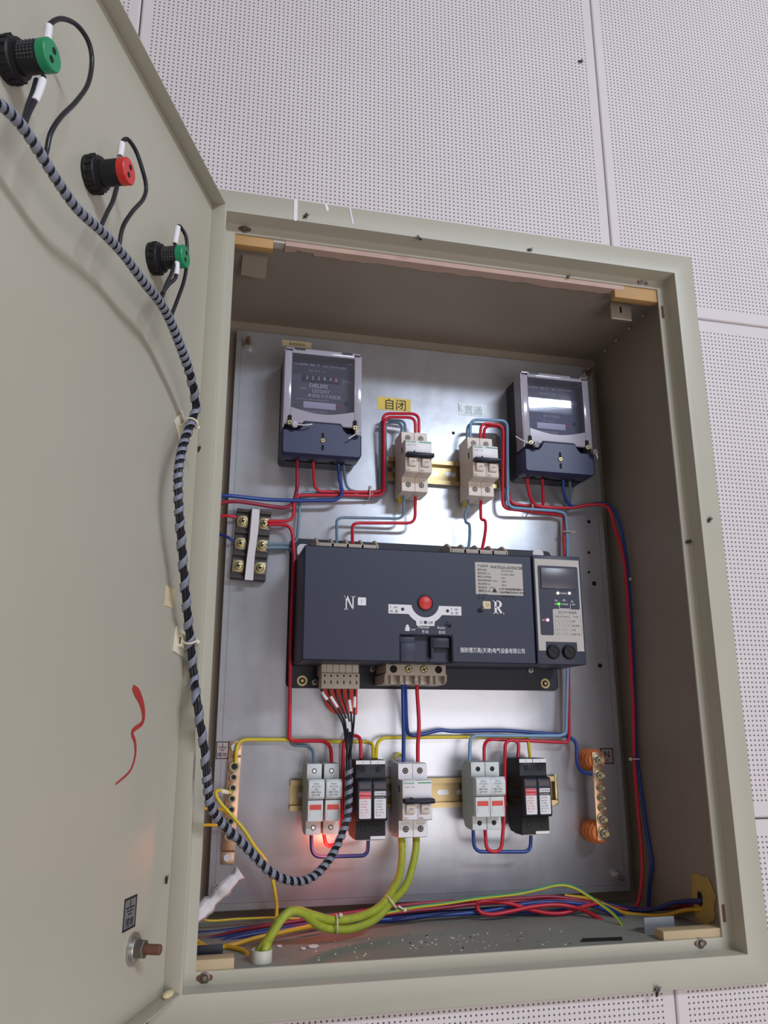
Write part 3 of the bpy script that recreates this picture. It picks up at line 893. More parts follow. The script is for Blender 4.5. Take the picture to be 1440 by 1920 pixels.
# locking slider and mode lever in the recess
MB().box(rx0 + 0.6, rx0 + 19, 84, 93, AZ0 + 1, rz1 - 9, 0.6).box(rx0 + 0.6, rx0 + 19, 84, 90.5, rz1 - 9, rz1 - 0.8, 0.6).build('lock_slider', NAVY, ats)
lv = MB().box(rx1 - 24, rx1 - 2.5, 84, 93, rz1 - 14, rz1 - 2, 1.0).box(rx1 - 25.5, rx1 - 21.5, 84, 92, rz1 - 26, rz1 - 1.5, 0.8)
lv.build('mode_lever', NAVY_D, ats)
# upper and lower terminal strips
def term_strip(x0, x1, zt, up):
    w = x1 - x0
    n = 4
    if up:
        MB().box(x0, x1, 3.2, 62, AZ0 + 134, zt - 2, 0.5).box(x0, x1, 58.5, 62, zt - 3, zt + 2.5, 0.4).build('terminal_strip', BEIGE, ats)
        for k in range(n + 1):
            x = x0 + w * k / n
            MB().side([(14, zt - 6), (62, zt - 6), (62, zt + 2.5), (46, zt + 12), (14, zt + 12)], x - 1.5, x + 1.5, 0.4).build('barrier', BEIGE, ats)
            if k < n:
                MB().box(x + 5, x + w / n - 5, 30, 50, zt - 3, zt + 3, 0.5).build('clamp', GREY_STEEL, ats)
    else:
        MB().box(x0, x1, 3.2, 46, 306, 320, 0.5).box(x0, x1, 3.2, 58, 316, 331, 0.8).build('terminal_strip', BEIGE, ats)
        for k in range(n + 1):
            x = x0 + w * k / n
            MB().side([(3.2, 306), (48, 306), (56, 309), (58, 318), (3.2, 318)], x - 1.4, x + 1.4, 0.4).build('barrier', BEIGE, ats)
        for k in range(n):
            x = x0 + w * (k + 0.5) / n
            if k in (0, 3): MB().cylf(x, 323.5, 57.8, 58.1, 4.6, 16).build('terminal_hole', BLACKM, ats)
            else: screw(ats, x, 323.5, 57.8, 4.6, 2.2, BRASS, 'terminal_screw')
            MB().box(x - 2.0, x + 2.0, 46, 50, 306, 316).build('clamp', BEIGE, ats)
term_strip(-150.5, -75.0, 473.0, True)
term_strip(21.5, 97.5, 474.0, True)
term_strip(-63.5, 12.5, 0, False)
# red manual knob with its white dial
kx, kz = -23.7, 399.6
mb = MB(); mb.lathe([(9.8, 0), (9.8, 1.0), (8.8, 1.4), (8.8, 0.4), (0, 0.4)], (kx, -AD, kz), (0, -1, 0), 28); mb.build('knob_bezel', NAVY_D, ats)
MB().lathe([(8.2, 0), (8.2, 1.6), (7.4, 2.2), (0, 2.2)], (kx, -AD, kz), (0, -1, 0), 28).build('knob', REDP, ats)
def arc_pts(r, a0, a1, n): return [(kx + r * math.cos(math.radians(a0 + (a1 - a0) * k / n)), kz + r * math.sin(math.radians(a0 + (a1 - a0) * k / n))) for k in range(n + 1)]
poly = [(kx - 45.5, kz - 3), (kx - 45.5, kz - 14), (kx - 21, kz - 14)] + arc_pts(25, 216, 242, 5) + [(kx - 11, kz - 27.5), (kx + 11, kz - 27.5)] + arc_pts(25, 298, 324, 5) + [(kx + 21, kz - 14), (kx + 45.5, kz - 14), (kx + 45.5, kz - 3)] + arc_pts(17.5, -10, -170, 16)
MB().face(poly, AD, AD + 0.3).build('dial_print', WHITEI, ats)
for x, z in ((kx - 28, kz - 8.5), (kx + 28, kz - 8.8), (kx, kz - 23.4)):
    MB().cylf(x, z, AD + 0.3, AD + 0.5, 2.0, 16).build('dial_dot', NAVY_D, ats)
text(ats, 'I   on', kx - 43.5, kz - 7.6, AD + 0.5, 4.2, INK); text(ats, 'N  合', kx - 43.5, kz - 12.8, AD + 0.5, 4.2, INK)
text(ats, 'I   on', kx + 32.5, kz - 7.6, AD + 0.5, 4.2, INK); text(ats, 'R  合', kx + 32.5, kz - 12.8, AD + 0.5, 4.2, INK)
text(ats, 'O', kx - 7.2, kz - 25.2, AD + 0.5, 4.6, INK); text(ats, 'Off', kx + 3, kz - 25.2, AD + 0.5, 4.6, INK)
tx, tz = -33.3, 369.0
text(ats, 'Manual', tx, tz, AD + 0.2, 5.0, WHITEI); text(ats, '手动', tx + 4.5, tz - 5.6, AD + 0.2, 4.4, WHITEI)
tx2, tz2 = -9.4, 368.9
text(ats, 'Auto', tx2, tz2, AD + 0.2, 5.0, WHITEI); text(ats, '自动', tx2 + 1.5, tz2 - 5.6, AD + 0.2, 4.4, WHITEI)
px_, pz_ = -48.7, 365.4
mb = MB(); mb.box(px_, px_ + 5.4, AD, AD + 0.2, pz_, pz_ + 4.6)
mb.face([(px_ + 1 + 0, pz_ + 4.6), (px_ + 4.4, pz_ + 4.6), (px_ + 4.4, pz_ + 6.5), (px_ + 3.4, pz_ + 7.6), (px_ + 2.0, pz_ + 7.6), (px_ + 1, pz_ + 6.5)], AD, AD + 0.2)
mb.build('padlock_mark', WHITEI, ats)
text(ats, 'OFF', px_ + 7, pz_ + 0.6, AD + 0.2, 3.2, WHITEI)
def serif_letter(ch, x, z, h):
    w = h * 0.78
    mb = MB()
    q = h * 0.06
    s1, s2 = h * 0.17, h * 0.09
    d0, d1 = AD, AD + 0.25
    if ch == 'N':
        mb.box(x + 0.12 * w, x + 0.12 * w + s2, d0, d1, z, z + h).box(x + 0.86 * w - s2, x + 0.86 * w, d0, d1, z, z + h)
        mb.face([(x + 0.06 * w, z + h), (x + 0.32 * w, z + h), (x + 0.86 * w, z), (x + 0.78 * w, z)], d0, d1)
        mb.box(x - 0.02 * w, x + 0.34 * w, d0, d1, z, z + q).box(x - 0.04 * w, x + 0.2 * w, d0, d1, z + h - q, z + h).box(x + 0.66 * w, x + 1.02 * w, d0, d1, z + h - q, z + h)
    else:
        mb.box(x + 0.14 * w, x + 0.14 * w + s1, d0, d1, z, z + h).box(x, x + 0.5 * w, d0, d1, z, z + q).box(x, x + 0.3 * w, d0, d1, z + h - q, z + h)
        cx, cz, ro, ri = x + 0.5 * w, z + 0.73 * h, 0.27 * h, 0.14 * h
        n = 12
        for k in range(n):
            a, b = math.radians(90 - 180 * k / n), math.radians(90 - 180 * (k + 1) / n)
            mb.face([(cx + ro * 1.15 * math.cos(a), cz + ro * math.sin(a)), (cx + ro * 1.15 * math.cos(b), cz + ro * math.sin(b)), (cx + ri * 0.8 * math.cos(b), cz + ri * 1.4 * math.sin(b)), (cx + ri * 0.8 * math.cos(a), cz + ri * 1.4 * math.sin(a))], d0, d1)
        mb.box(x + 0.2 * w, cx + 0.01, d0, d1, cz + ri * 1.4, cz + ro).box(x + 0.2 * w, cx + 0.01, d0, d1, cz - ro, cz - ri * 1.4)
        mb.face([(cx - 0.14 * w, cz - ro + 0.01), (cx + 0.1 * w, cz - ro + 0.01), (x + 1.0 * w, z), (x + 0.74 * w, z)], d0, d1)
        mb.box(x + 0.74 * w, x + 1.1 * w, d0, d1, z, z + q)
    mb.build('letter', WHITEI, ats)
serif_letter('N', -122.4, 388.3, 16.5)
serif_letter('R', 63.0, 389.2, 16.5)
for (x, z), mt_ in (((-101.4, 398.8), WHITEP), ((54.7, 399.7), TAPE)):
    MB().face(rrect(x - 5, x + 5, z - 4.7, z + 4.7, 1.0), AD, AD + 0.4).build('peephole', mt_, ats)
    text(ats, 'I' if mt_ is WHITEP else 'O', x - 1.2, z - 1.8, AD + 0.5, 5, INKG)
# rating plate
sx0, sz1 = 41.1, 452.8
sx1, sz0 = 103.5, 412.6
MB().face(rrect(sx0, sx1, sz0, sz1, 1.5), AD, AD + 0.35).build('rating_plate', GREIGE, ats)
rows = ['额定电流', '额定电压 Ue', '额定工作电流', '额定绝缘电压 Uimp', '额定频率 Hz', '使用类别 / 工作', '执行标准 IEC', '产品编号', '日  期']
text(ats, '产品型号', sx0 + 3, sz1 - 6, AD + 0.5, 3.6, INK); text(ats, 'WATSGA-63/2N/CBR', sx0 + 20, sz1 - 7.2, AD + 0.5, 5.0, INK, sx=0.95, bold=0.06)
vals = ['WATSGA/63', '63 50Hz 380V', '63A', '690V', '50Hz', 'AC-33iB / GB14048', '工厂编号: 08', '20081209108', '']
for k, (a, b) in enumerate(zip(rows, vals)):
    text(ats, a, sx0 + 3, sz1 - 10.6 - k * 4.4, AD + 0.5, 3.0, INK); text(ats, b, sx0 + 34, sz1 - 10.8 - k * 4.5, AD + 0.5, 3.0, INK)
text(ats, '3C', sx0 + 4, sz0 + 3.0, AD + 0.5, 5, INK)
MB().face([(sx0 + 21, sz0 + 3), (sx0 + 28, sz0 + 3), (sx0 + 24.5, sz0 + 9)], AD + 0.35, AD + 0.5).build('warning_mark', INK, ats)
text(ats, '生产厂家: 施耐德万高电气', sx0 + 30, sz0 + 6.2, AD + 0.5, 2.9, INK); text(ats, '设备有限公司 中国天津制造', sx0 + 30, sz0 + 2.4, AD + 0.5, 2.9, INK)
tx, tz = 19.0, 341.5
tx_e, _ = 101.6, 341.4
ct = text(ats, '施耐德万高(天津)电气设备有限公司', tx, tz + 0.6, AD + 0.3, 6.6, WHITEI, bold=0.05)
vs_ = [v.co.x for v in ct.data.vertices]
k_ = (tx_e - tx) / ((max(vs_) - min(vs_)) / MM)
x_min = min(vs_)
for v in ct.data.vertices: v.co.x = x_min + (v.co.x - x_min) * k_
# controller block
CX0, CX1, CZ0, CZ1 = 118.2, 183.5, 329.5, 466.0
ctl = MB().box(CX0, CX1, 8, AD, CZ0, CZ1, 1.4).build('controller', NAVY, ats)
fx0, fz1 = 119.6, 459.5
fx1, fz0 = 181.3, 345.9
FX0, FX1 = CX0 + 2.2, CX1 - 2.5
kz0 = fz0 + 11
FZ1, FZ0 = CZ1 - 5.2, fz0
NX0, NX1 = FX0 + 9.5, FX1 - 9.5
holed_plate(MB(), [FX0, NX0, NX1, FX1], [FZ0, FZ0 + 11, FZ1], [(NX0, NX1, FZ0 - 3, FZ0 + 11)], -(AD + 0.5), -AD).build('faceplate', GREIGE, ctl, PL, (4.5, 0, 302))
IZ1 = FZ1 - 8.5
IZ0 = FZ0 + 19
IXm = FX0 + 21
IZm = IZ0 + 33
ins = MB()
ins.face([(FX0 + 3.6, IZ0 + 1.5), (FX0 + 5, IZ0), (IXm - 1, IZ0), (IXm, IZ0 + 1.5), (IXm, IZm - 1.5), (IXm + 1.5, IZm), (FX1 - 3.5, IZm), (FX1 - 2.5, IZm + 1), (FX1 - 2.5, IZ1 - 1.5), (FX1 - 4, IZ1), (FX0 + 5, IZ1), (FX0 + 3.6, IZ1 - 1.5)], AD + 0.5, AD + 0.8)
ins.build('display_field', NAVY, ctl, PL, (4.5, 0, 302))
fl = MB().box(FX0 + 7, FX1 - 6, AD + 0.8, AD + 2.2, IZ1 - 29, IZ1 - 2.5, 0.8).build('display_flap', mat('grey_flap', (82, 80, 88), 0.3), ctl, PL, (4.5, 0, 302))
def led(x, z, m_, r=1.5): MB().lathe([(r, 0), (r, 0.6), (r * 0.6, 1.4), (0, 1.6)], (x, -(AD + 0.8), z), (0, -1, 0), 12).build('led', m_, ctl, PL, (4.5, 0, 302))
l1x, l1z = 149.7, 417.8
l2x, l2z = 165.4, 418.1
l3x, l3z = 150.2, 404.1
l4x, l4z = 133.8, 383.6
led(l1x, l1z, LED_W); led(l2x, l2z, LED_W); led(l3x, l3z, LED_G, 1.7); led(l4x, l4z, LED_R, 1.9)
CF = dict(frame=PL)
def ctext(s_, x, z, size, m_, al='LEFT'):
    return text(ctl, s_, x, z, AD + 0.95, size, m_, al, frame=PL)
ctext('N', l1x, l1z + 5, 2.4, WHITEI, 'CENTER'); ctext('R', l2x, l2z + 5, 2.4, WHITEI, 'CENTER'); ctext('电源指示', (l1x + l2x) / 2, l1z - 1, 2.5, WHITEI, 'CENTER')
ctext('Qn', l1x - 5, l1z - 10.5, 3.4, WHITEI); ctext('--▼--', (l1x + l2x) / 2, l1z - 10.2, 3.2, WHITEI, 'CENTER'); ctext('Qr', l2x + 1, l1z - 11, 3.4, WHITEI)
ctext('常用', l3x - 6, l3z - 1, 2.4, WHITEI); ctext('合闸备用', l3x + 3, l3z - 1, 2.4, WHITEI); ctext('合闸', l2x + 2, l3z - 1, 2.4, WHITEI)
mb = MB()
lz = l3z - 6
mb.box(l3x, l3x + 0.5, AD + 0.8, AD + 0.95, lz, l3z - 2).box(l2x, l2x + 0.5, AD + 0.8, AD + 0.95, lz, l3z + 1).box(l3x, l2x + 0.5, AD + 0.8, AD + 0.95, lz, lz + 0.5)
mx_ = (l3x + l2x) / 2
mb.box(mx_ - 5, mx_ + 5, AD + 0.8, AD + 0.95, lz - 2.4, lz - 2).box(mx_ - 5, mx_ + 5, AD + 0.8, AD + 0.95, lz - 7.4, lz - 7).box(mx_ - 5, mx_ - 4.6, AD + 0.8, AD + 0.95, lz - 7.4, lz - 2).box(mx_ + 4.6, mx_ + 5, AD + 0.8, AD + 0.95, lz - 7.4, lz - 2).box(mx_ - 0.2, mx_ + 0.2, AD + 0.8, AD + 0.95, lz - 2, lz)
mb.build('circuit_print', WHITEI, ctl, PL, (4.5, 0, 302))
ctext('负 载', mx_, lz - 6.2, 3.4, WHITEI, 'CENTER'); ctext('运行', l4x - 7.5, l4z - 1, 2.4, WHITEI)
def gtext(s_, x, z, size, m_, al='LEFT'):
    return text(ctl, s_, x, z, AD + 0.6, size, m_, al, frame=PL)
gtext('自动状态真值表', (IXm + FX1) / 2, IZm - 5.5, 3.6, INK, 'CENTER')
for k, c_ in enumerate(('NO', 'NL', 'RO', 'RL')): gtext(c_, IXm + 4 + k * 5.0, IZm - 10.5, 2.6, INK)
gtext('代 码', FX1 - 12, IZm - 10.5, 3.0, INK)
for r_, row in enumerate((('1', '1', '1', '0', '自投'), ('1', '1', '0', '0', '自投自复'), ('0', '1', '0', '1', '互投'), ('0', '1', '0', '1', '自投不复'))):
    for k, c_ in enumerate(row): gtext(c_, IXm + 4.5 + k * 5.0, IZm - 16 - r_ * 5.4, 2.7, INK)
mb = MB()
for k in range(5): mb.box(IXm + 2.8 + k * 5.0, IXm + 3.0 + k * 5.0, AD + 0.5, AD + 0.6, IZ0 - 1, IZm - 7)
mb.box(FX1 - 2.2, FX1 - 2.0, AD + 0.5, AD + 0.6, IZ0 - 1, IZm - 7)
mb.build('table_rule', INKG, ctl, PL, (4.5, 0, 302))
for x, z in (((138.9, 344.4)), ((160.0, 344.4))):
    mb = MB()
    mb.lathe([(8.6, 0), (8.6, 3), (7.6, 4.6), (6.4, 4.6), (6.0, 3.8), (0, 3.8)], (x, -AD, z), (0, -1, 0), 24)
    c_, s_ = math.cos(-0.7), math.sin(-0.7)
    mb.m(1).face([(x + 4.6 * c_ * i - 0.6 * s_ * j, z + 4.6 * s_ * i + 0.6 * c_ * j) for i, j in ((-1, -1), (1, -1), (1, 1), (-1, 1))], AD + 3.7, AD + 4.0)
    mb.build('fuse_cap', [BLACKP, BLACKM], ctl, PL, (4.5, 0, 302))
# control plug under the body
qx0, qz1 = -139.8, 329.5
qx1, qz0 = -92.9, 300.4
pg = MB().box(qx0 + 0.5, qx1 - 0.5, 3.2, 40, qz0 + 17, 331, 0.5).box(qx0, qx1, 20, 44, qz0, qz0 + 18, 0.6).build('control_plug', PLUGC, ats)
for k in range(6):
    x = qx0 + (qx1 - qx0) * (k + 0.5) / 6
    mb = MB(); mb.cylf(x, qz0 + 15, 43.9, 44.2, 1.2, 10).cylf(x, qz0 + 8.4, 43.9, 44.2, 0.9, 10).box(x - 0.9, x + 0.9, 43.9, 44.2, qz0 + 5.5, qz0 + 7.2)
    mb.build('clamp_hole', BLACKM, pg, PL, (4.5, 0, 302))
    if k < 5: MB().box(x + 3, x + 5, 40, 41, qz0 + 18.5, qz0 + 29, 0.2).build('rib', PLUGC, pg, PL, (4.5, 0, 302))
MB().box(qx0, qx1, 43.9, 44.1, qz0 + 10.8, qz0 + 11.2).build('groove', BEIGE, pg, PL, (4.5, 0, 302))

# ---------------------------------------------------------------- terminal block
TBF = PL @ Matrix.Translation((-252.3, 0, 436)) @ Matrix.Rotation(math.radians(3.0), 4, 'Y')
tb = thing('terminal_block', 'dusty black three-way terminal block with a white strip down its middle', 'terminal block', TBF)
mb = MB().box(0, 44, 0, 10, 0, 90, 0.8)
for z in (0, 29, 58): mb.box(0, 44, 10, 14, z, z + 4, 0.4)
mb.box(0, 44, 10, 14, 86, 90, 0.4).box(17, 27, 10, 20, 0, 90, 0.4)
mb.build('block_body', mat('dusty_black_plastic', (72, 66, 66), 0.7, var=0.25, scale=120, bump=0.3), tb)
for k in range(3):
    zc = 14 + 29 * k + 2
    for x in (8.5, 35.5):
        MB().box(x - 7.5, x + 7.5, 10, 11.4, zc - 8, zc + 8, 0.3).build('clamp_plate', mat('brownish_zinc', (150, 128, 112), 0.5, metal=0.6) if k == 0 and x < 20 else DARK_STEEL, tb)
        MB().lathe([(7, 0), (7, 0.7), (5.6, 0.9)], (x, -11.4, zc), (0, -1, 0), 18).build('washer', BRASS, tb)
        screw(tb, x, zc, 12.2, 5.2, 2.4, BRASS, 'screw')
MB().face([(17.6, -2.5), (28.0, -2.5), (27.2, 30), (28.6, 60), (28.0, 89.5), (18.4, 89.5), (18.9, 50), (17.8, 25)], 20, 21).build('paper_strip', PAPER, tb)

# ---------------------------------------------------------------- busbars
GBF = PL @ Matrix.Translation((-239.3, 0, 102.5)) @ Matrix.Rotation(math.radians(1.4), 4, 'Y')
BARZ = mat('dull_yellow_zinc', (158, 148, 124), 0.4, metal=0.8, var=0.2)
gb = thing('ground_busbar', 'copper grounding busbar with a row of zinc screws', 'busbar', GBF)
mb = MB(); mb.box(-7.5, 7.5, 3, 5, 15, 118, 0.3).box(-7.5, 7.5, 0, 2, 0, 15, 0.3).side([(0, 13), (2, 13), (5, 17), (3, 17)], -7.5, 7.5)
mb.side([(3, 116), (5, 116), (2, 121), (0, 121)], -7.5, 7.5).box(-7.5, 7.5, 0, 2, 120, 137, 0.3)
mb.build('bar', COPPER, gb)
MB().cylf(0, 7, 2, 2.2, 4.4, 18).build('mount_hole', PALEL, gb)
MB().cylf(0, 130, 2, 4.5, 6, 6, 0.5).build('mount_bolt', GREY_STEEL, gb)
for k, z in enumerate((31, 47, 60, 72, 84, 96, 108)):
    r_ = 6.6 if k in (0, 6) else 4.8
    mb = MB(); mb.lathe([(r_, 0), (r_, 1), (r_ * 0.86, 1.2), (r_ * 0.86, 4), (r_ * 0.62, 4), (r_ * 0.58, 1.5), (0, 1.5)], (0, -5, z), (0, -1, 0), 16)
    mb.m(1).cylf(0, z, 6.4, 6.8, r_ * 0.55, 6)
    mb.build('bar_screw', [BARZ, BLACKP], gb)
def insulator(x, z, label):
    prof = [(12.5, 0), (13.2, 2), (13.2, 4), (11.4, 5.5), (11.4, 6.5), (14, 9), (14, 11), (11.8, 13), (11.8, 14), (14, 16.5), (14, 18.5), (11.8, 20.5), (11.8, 21.5), (13.6, 24), (13.6, 26), (11.5, 28.5), (11, 31), (0, 31)]
    MB().lathe(prof, (x, 0, z), (0, -1, 0), 28).build('insulator', ORANGE, None, PL, (x, 0, z), label, 'insulator', 'orange ribbed standoff insulators')
insulator(221.5, 214.5, 'orange ribbed standoff insulator beside the boxed N sticker')
insulator(220, 127, 'orange ribbed standoff insulator at the lower end of the neutral bar')
nb = thing('neutral_busbar', 'zinc bolted neutral busbar bridging two orange insulators', 'busbar', PL, (221, -31, 118))
MB().box(214, 228, 31, 33.5, 118, 224, 0.4).build('bar', COPPER, nb)
for z, big in ((214.5, 2), (196, 1), (181, 0), (169, 0), (157, 0), (143.5, 1), (127, 2)):
    r_ = (4.6, 6.4, 6.8)[big]
    mb = MB(); mb.lathe([(r_, 0), (r_, 1.2), (r_ * 0.9, 1.6)], (221, -33.5, z), (0, -1, 0), 16)
    mb.m(1).cylf(221, z, 35, 39 + big, r_ * 0.8, 6, 0.5)
    mb.m(0).cylf(221, z, 39 + big, 45 + big, r_ * 0.45, 10, 0.4)
    mb.build('bolt', [BRASS, GREY_STEEL], nb)

# ---------------------------------------------------------------- stickers
def sticker(name, x0, x1, z0, z1, m_, label, frame=PL, d=0.0, th=0.3):
    t = thing(name, label, 'sticker', frame, (x0, -d, z0))
    MB().box(x0, x1, d, d + th, z0, z1).build('backing', m_, t)
    return t
t = sticker('label_sticker', -61, -13, 684.5, 703.5, YELLOWL, 'yellow sticker printed with two black Chinese characters')
text(t, '自闭', -52.5, 687.0, 0.45, 17.5, INK, bold=0.08, sx=0.96)
t = sticker('label_sticker', 58, 101, 687, 706, PALEL, 'pale glare-washed sticker with faint Chinese characters above a drill hole')
text(t, '贯通', 66, 690.5, 0.45, 14.5, INKPALE, sx=0.97)
MB().box(58.4, 59.0, 0.3, 0.45, 692, 704).face([(59, 698), (63, 703.5), (63.6, 703.5), (59.5, 698)], 0.3, 0.45).face([(59, 698), (63.6, 692.5), (63.0, 692.5), (59, 697.4)], 0.3, 0.45).build('lettering', INKG, t)
ex0, ez1 = -196.6, 775.4
ex1, ez0 = -155.9, 766.5
t = sticker('paper_label', ex0, ex1, ez0, ez1, TAPE, 'cream paper label peeking out above a meter')
text(t, '自闭电度表', ex0 + 9, ez1 - 7, 0.45, 5.2, INK, sx=0.9)
def boxed(x0, x1, z0, z1, label, letter, m_, frame=PL):
    t = sticker('warning_sticker', x0, x1, z0, z1, m_, label, frame)
    w = x1 - x0
    b = w * 0.07
    mb = MB()
    mb.box(x0, x1, 0.3, 0.45, z0, z0 + b).box(x0, x1, 0.3, 0.45, z1 - b, z1).box(x0, x0 + b, 0.3, 0.45, z0, z1).box(x1 - b, x1, 0.3, 0.45, z0, z1)
    cx, h = (x0 + x1) / 2, z1 - z0
    if letter == 'ground':
        mb.box(cx - w * 0.03, cx + w * 0.03, 0.3, 0.45, z0 + h * 0.68, z0 + h * 0.9)
        for k, q in enumerate((0.34, 0.24, 0.14)):
            mb.box(cx - w * q, cx + w * q, 0.3, 0.45, z0 + h * (0.66 - 0.1 * k), z0 + h * (0.70 - 0.1 * k))
        text(t, '接地', cx, z0 + h * 0.13, 0.45, h * 0.30, INK, 'CENTER', bold=0.05)
    else:
        text(t, 'N', cx, z0 + h * 0.42, 0.45, h * 0.55, INK, 'CENTER', bold=0.1)
        text(t, 'H.', cx, z0 + h * 0.14, 0.45, h * 0.26, INK, 'CENTER')
    mb.build('print', INK, t)
    return t
boxed(-263 + 4.5, -243.5, 219, 239, 'small silver grounding sticker at the top of the copper busbar', 'ground', SILVERL)
boxed(243, 262, 208.5, 228.5, 'small square sticker with a boxed letter N', 'N', SILVERL)
dsx, dsz = -82.1, 111.5
boxed(dsx - 11.5, dsx + 11.5, dsz - 12, dsz + 12, 'dark grey grounding sticker on the door above the stud', 'ground', SILVERD, DR)
# small cream tape patch on the door
dpx, dpz = -45.8, 370.0
MB().box(dpx - 10, dpx + 10, 0, 0.6, dpz - 9, dpz + 9).build('tape_patch', TAPE, None, DR, None, 'small cream tape patch stuck on the door', 'tape')

# ---------------------------------------------------------------- indicator lamps on the door
def lamp(x, z, endm, label, lettering):
    t = thing('indicator_lamp', label, 'indicator lamp', DR, (x, 0, z), 'indicator lamps on the door')
    mb = MB(); mb.lathe([(14.6, 0), (14.6, 2.2), (13.8, 2.8), (13.8, 8), (12.6, 9), (12.6, 11), (10, 11)], (x, 0, z), (0, -1, 0), 30)
    for a in range(14):
        an = a * math.pi / 7
        mb.box(x + 13.5 * math.cos(an) - 1.2, x + 13.5 * math.cos(an) + 1.2, 2.8, 8, z + 13.5 * math.sin(an) - 1.2, z + 13.5 * math.sin(an) + 1.2, 0.3)
    mb.build('lock_nut', BLACKP, t)
    MB().lathe([(10, 9), (10, 25.4), (9.6, 26)], (x, 0, z), (0, -1, 0), 28).build('lamp_body', BLACKP, t)
    mb = MB(); mb.lathe([(10.3, 25.6), (10.3, 31.4), (9.6, 32.2), (0, 32.2)], (x, 0, z), (0, -1, 0), 28)
    for q in (-1, 1):
        mb.m(1).cylf(x + q * 0.8, z + q * 3.9, 32.1, 32.35, 2.3, 14)
    mb.build('lamp_cap', [endm, BLACKM], t)
    if lettering:
        mb = MB()
        for k in range(5):
            for q in range(7):
                an = math.radians(150 + q * 12)
                mb.box(x + 10 * math.cos(an) - 0.25, x + 10 * math.cos(an) + 0.25, 13 + k * 2.4, 13.8 + k * 2.4 + (q % 3) * 0.3, z + 10 * math.sin(an) - 0.6, z + 10 * math.sin(an) + 0.6)
        mb.build('rating_print', mat('dim_print', (74, 74, 78), 0.6), t)
    return t
LZ = 664.5
lamp(-365, LZ, GREENP, 'black indicator lamp with green rear cap and a tall wire loop', True)
lamp(-254, LZ, REDP, 'black indicator lamp with red rear cap', False)
lamp(-138, LZ, GREENP, 'black indicator lamp with green rear cap, near the hinge edge', True)

# ---------------------------------------------------------------- wires
def wire(col, r, pts, label, mode='fillet', rad=11.0, name=None, cat='wire', group='insulated wires inside the cabinet', parent=None):
    mb = MB().tube(path(pts, mode, rad), r, 10)
    nm = name or (col.replace(' ', '_') + '_wire')
    return mb.build(nm, WIRE[col], parent, CAB, None, label if parent is None else None, cat if parent is None else None, group if parent is None else None, ang=60)

wire('dark red', 2.5, [(-175.4, 178.0, 598.5), (-173.5, 184.0, 563.5), (-173.6, 190.0, 550.8), (-177.1, 196.0, 537.0), (-187.6, 197.0, 530.7), (-207.6, 196.0, 531.1), (-247.5, 184.0, 531.3), (-268.2, 174.0, 525.1), (-279.4, 166.0, 513.9), (-293.9, 162.0, 492.5)], 'thick dark red supply wire curving from a meter past the terminal block', 'smooth')
wire('blue', 2.5, [(-121.6, 178.0, 600.4), (-119.1, 184.0, 577.1), (-112.3, 190.0, 550.8), (-121.7, 192.0, 543.2), (-174.6, 192.0, 539.4), (-214.4, 190.0, 537.7), (-258.3, 180.0, 537.2), (-273.1, 172.0, 533.5), (-279.9, 166.0, 523.7), (-294.5, 162.0, 502.9)], 'thick blue supply wire running from a meter out beyond the hinge edge', 'fillet', 16)
wire('red', 2.1, [(-154.7, 178.0, 597.8), (-152.0, 188.0, 577.6), (-147.4, 200.0, 555.8), (-68.9, 200.0, 560.4), (-73.3, 200.0, 560.0), (-55.8, 200.0, 562.6), (-57.9, 192.0, 671.4), (-8.5, 184.0, 672.1), (-9.1, 183.0, 644.7)], 'red wire from meter outlet looping high over into the first breaker')
wire('red', 2.1, [(-208.0, 196.0, 511.0), (-175.8, 195.0, 512.8), (-175.8, 194.0, 547.4), (-92.4, 196.0, 553.2), (-75.2, 198.0, 554.1), (-55.0, 196.0, 555.9), (-56.7, 188.0, 664.6), (-14.3, 182.0, 665.5), (-14.0, 183.0, 644.2)], 'red wire from the terminal block top screw up and over into the first breaker')
wire('grey blue', 1.9, [(-114.0, 180.0, 599.4), (-110.4, 190.0, 579.6), (-104.6, 204.0, 562.8), (-67.8, 205.0, 556.4), (-72.2, 205.0, 555.1), (-58.8, 204.0, 561.7), (-61.2, 196.0, 663.0), (-27.2, 188.0, 661.9), (-28.5, 183.0, 643.0)], 'grey-blue wire from meter outlet to the first breaker')
wire('grey blue', 1.9, [(-208.6, 198.0, 481.0), (-169.7, 200.0, 483.8), (-167.3, 200.0, 536.3), (-165.8, 200.0, 553.4), (-138.7, 205.0, 555.8), (-67.6, 206.0, 555.5), (-72.0, 206.0, 554.2), (-49.6, 205.0, 558.8), (-52.9, 198.0, 661.4), (-31.7, 190.0, 659.1), (-33.1, 183.0, 642.6)], 'grey-blue wire from the terminal block middle screw to the first breaker')
wire('grey blue', 1.9, [(-31.1, 184.0, 554.1), (-29.3, 190.0, 523.2), (-119.6, 193.0, 520.5), (-124.1, 162.0, 475.4)], 'grey-blue wire dropping from the first breaker to the transfer switch')
wire('red', 2.1, [(-14.9, 184.0, 554.4), (-14.2, 190.0, 518.1), (-98.7, 193.0, 514.2), (-104.5, 160.0, 474.4)], 'red wire dropping from the first breaker to the transfer switch')
wire('grey blue', 1.9, [(59.2, 184.0, 554.0), (58.6, 185.0, 542.9), (55.2, 186.0, 533.1), (55.2, 184.0, 522.1), (58.7, 180.0, 516.9), (54.5, 170.0, 494.4), (48.3, 160.0, 476.0)], 'kinked grey-blue wire from the second breaker into the transfer switch', 'smooth')
wire('red', 2.1, [(77.7, 184.0, 554.4), (77.2, 185.0, 539.5), (78.0, 186.0, 528.5), (82.5, 184.0, 525.2), (80.5, 178.0, 512.4), (74.8, 170.0, 495.5), (66.9, 160.0, 476.2)], 'kinked red wire from the second breaker into the transfer switch', 'smooth')
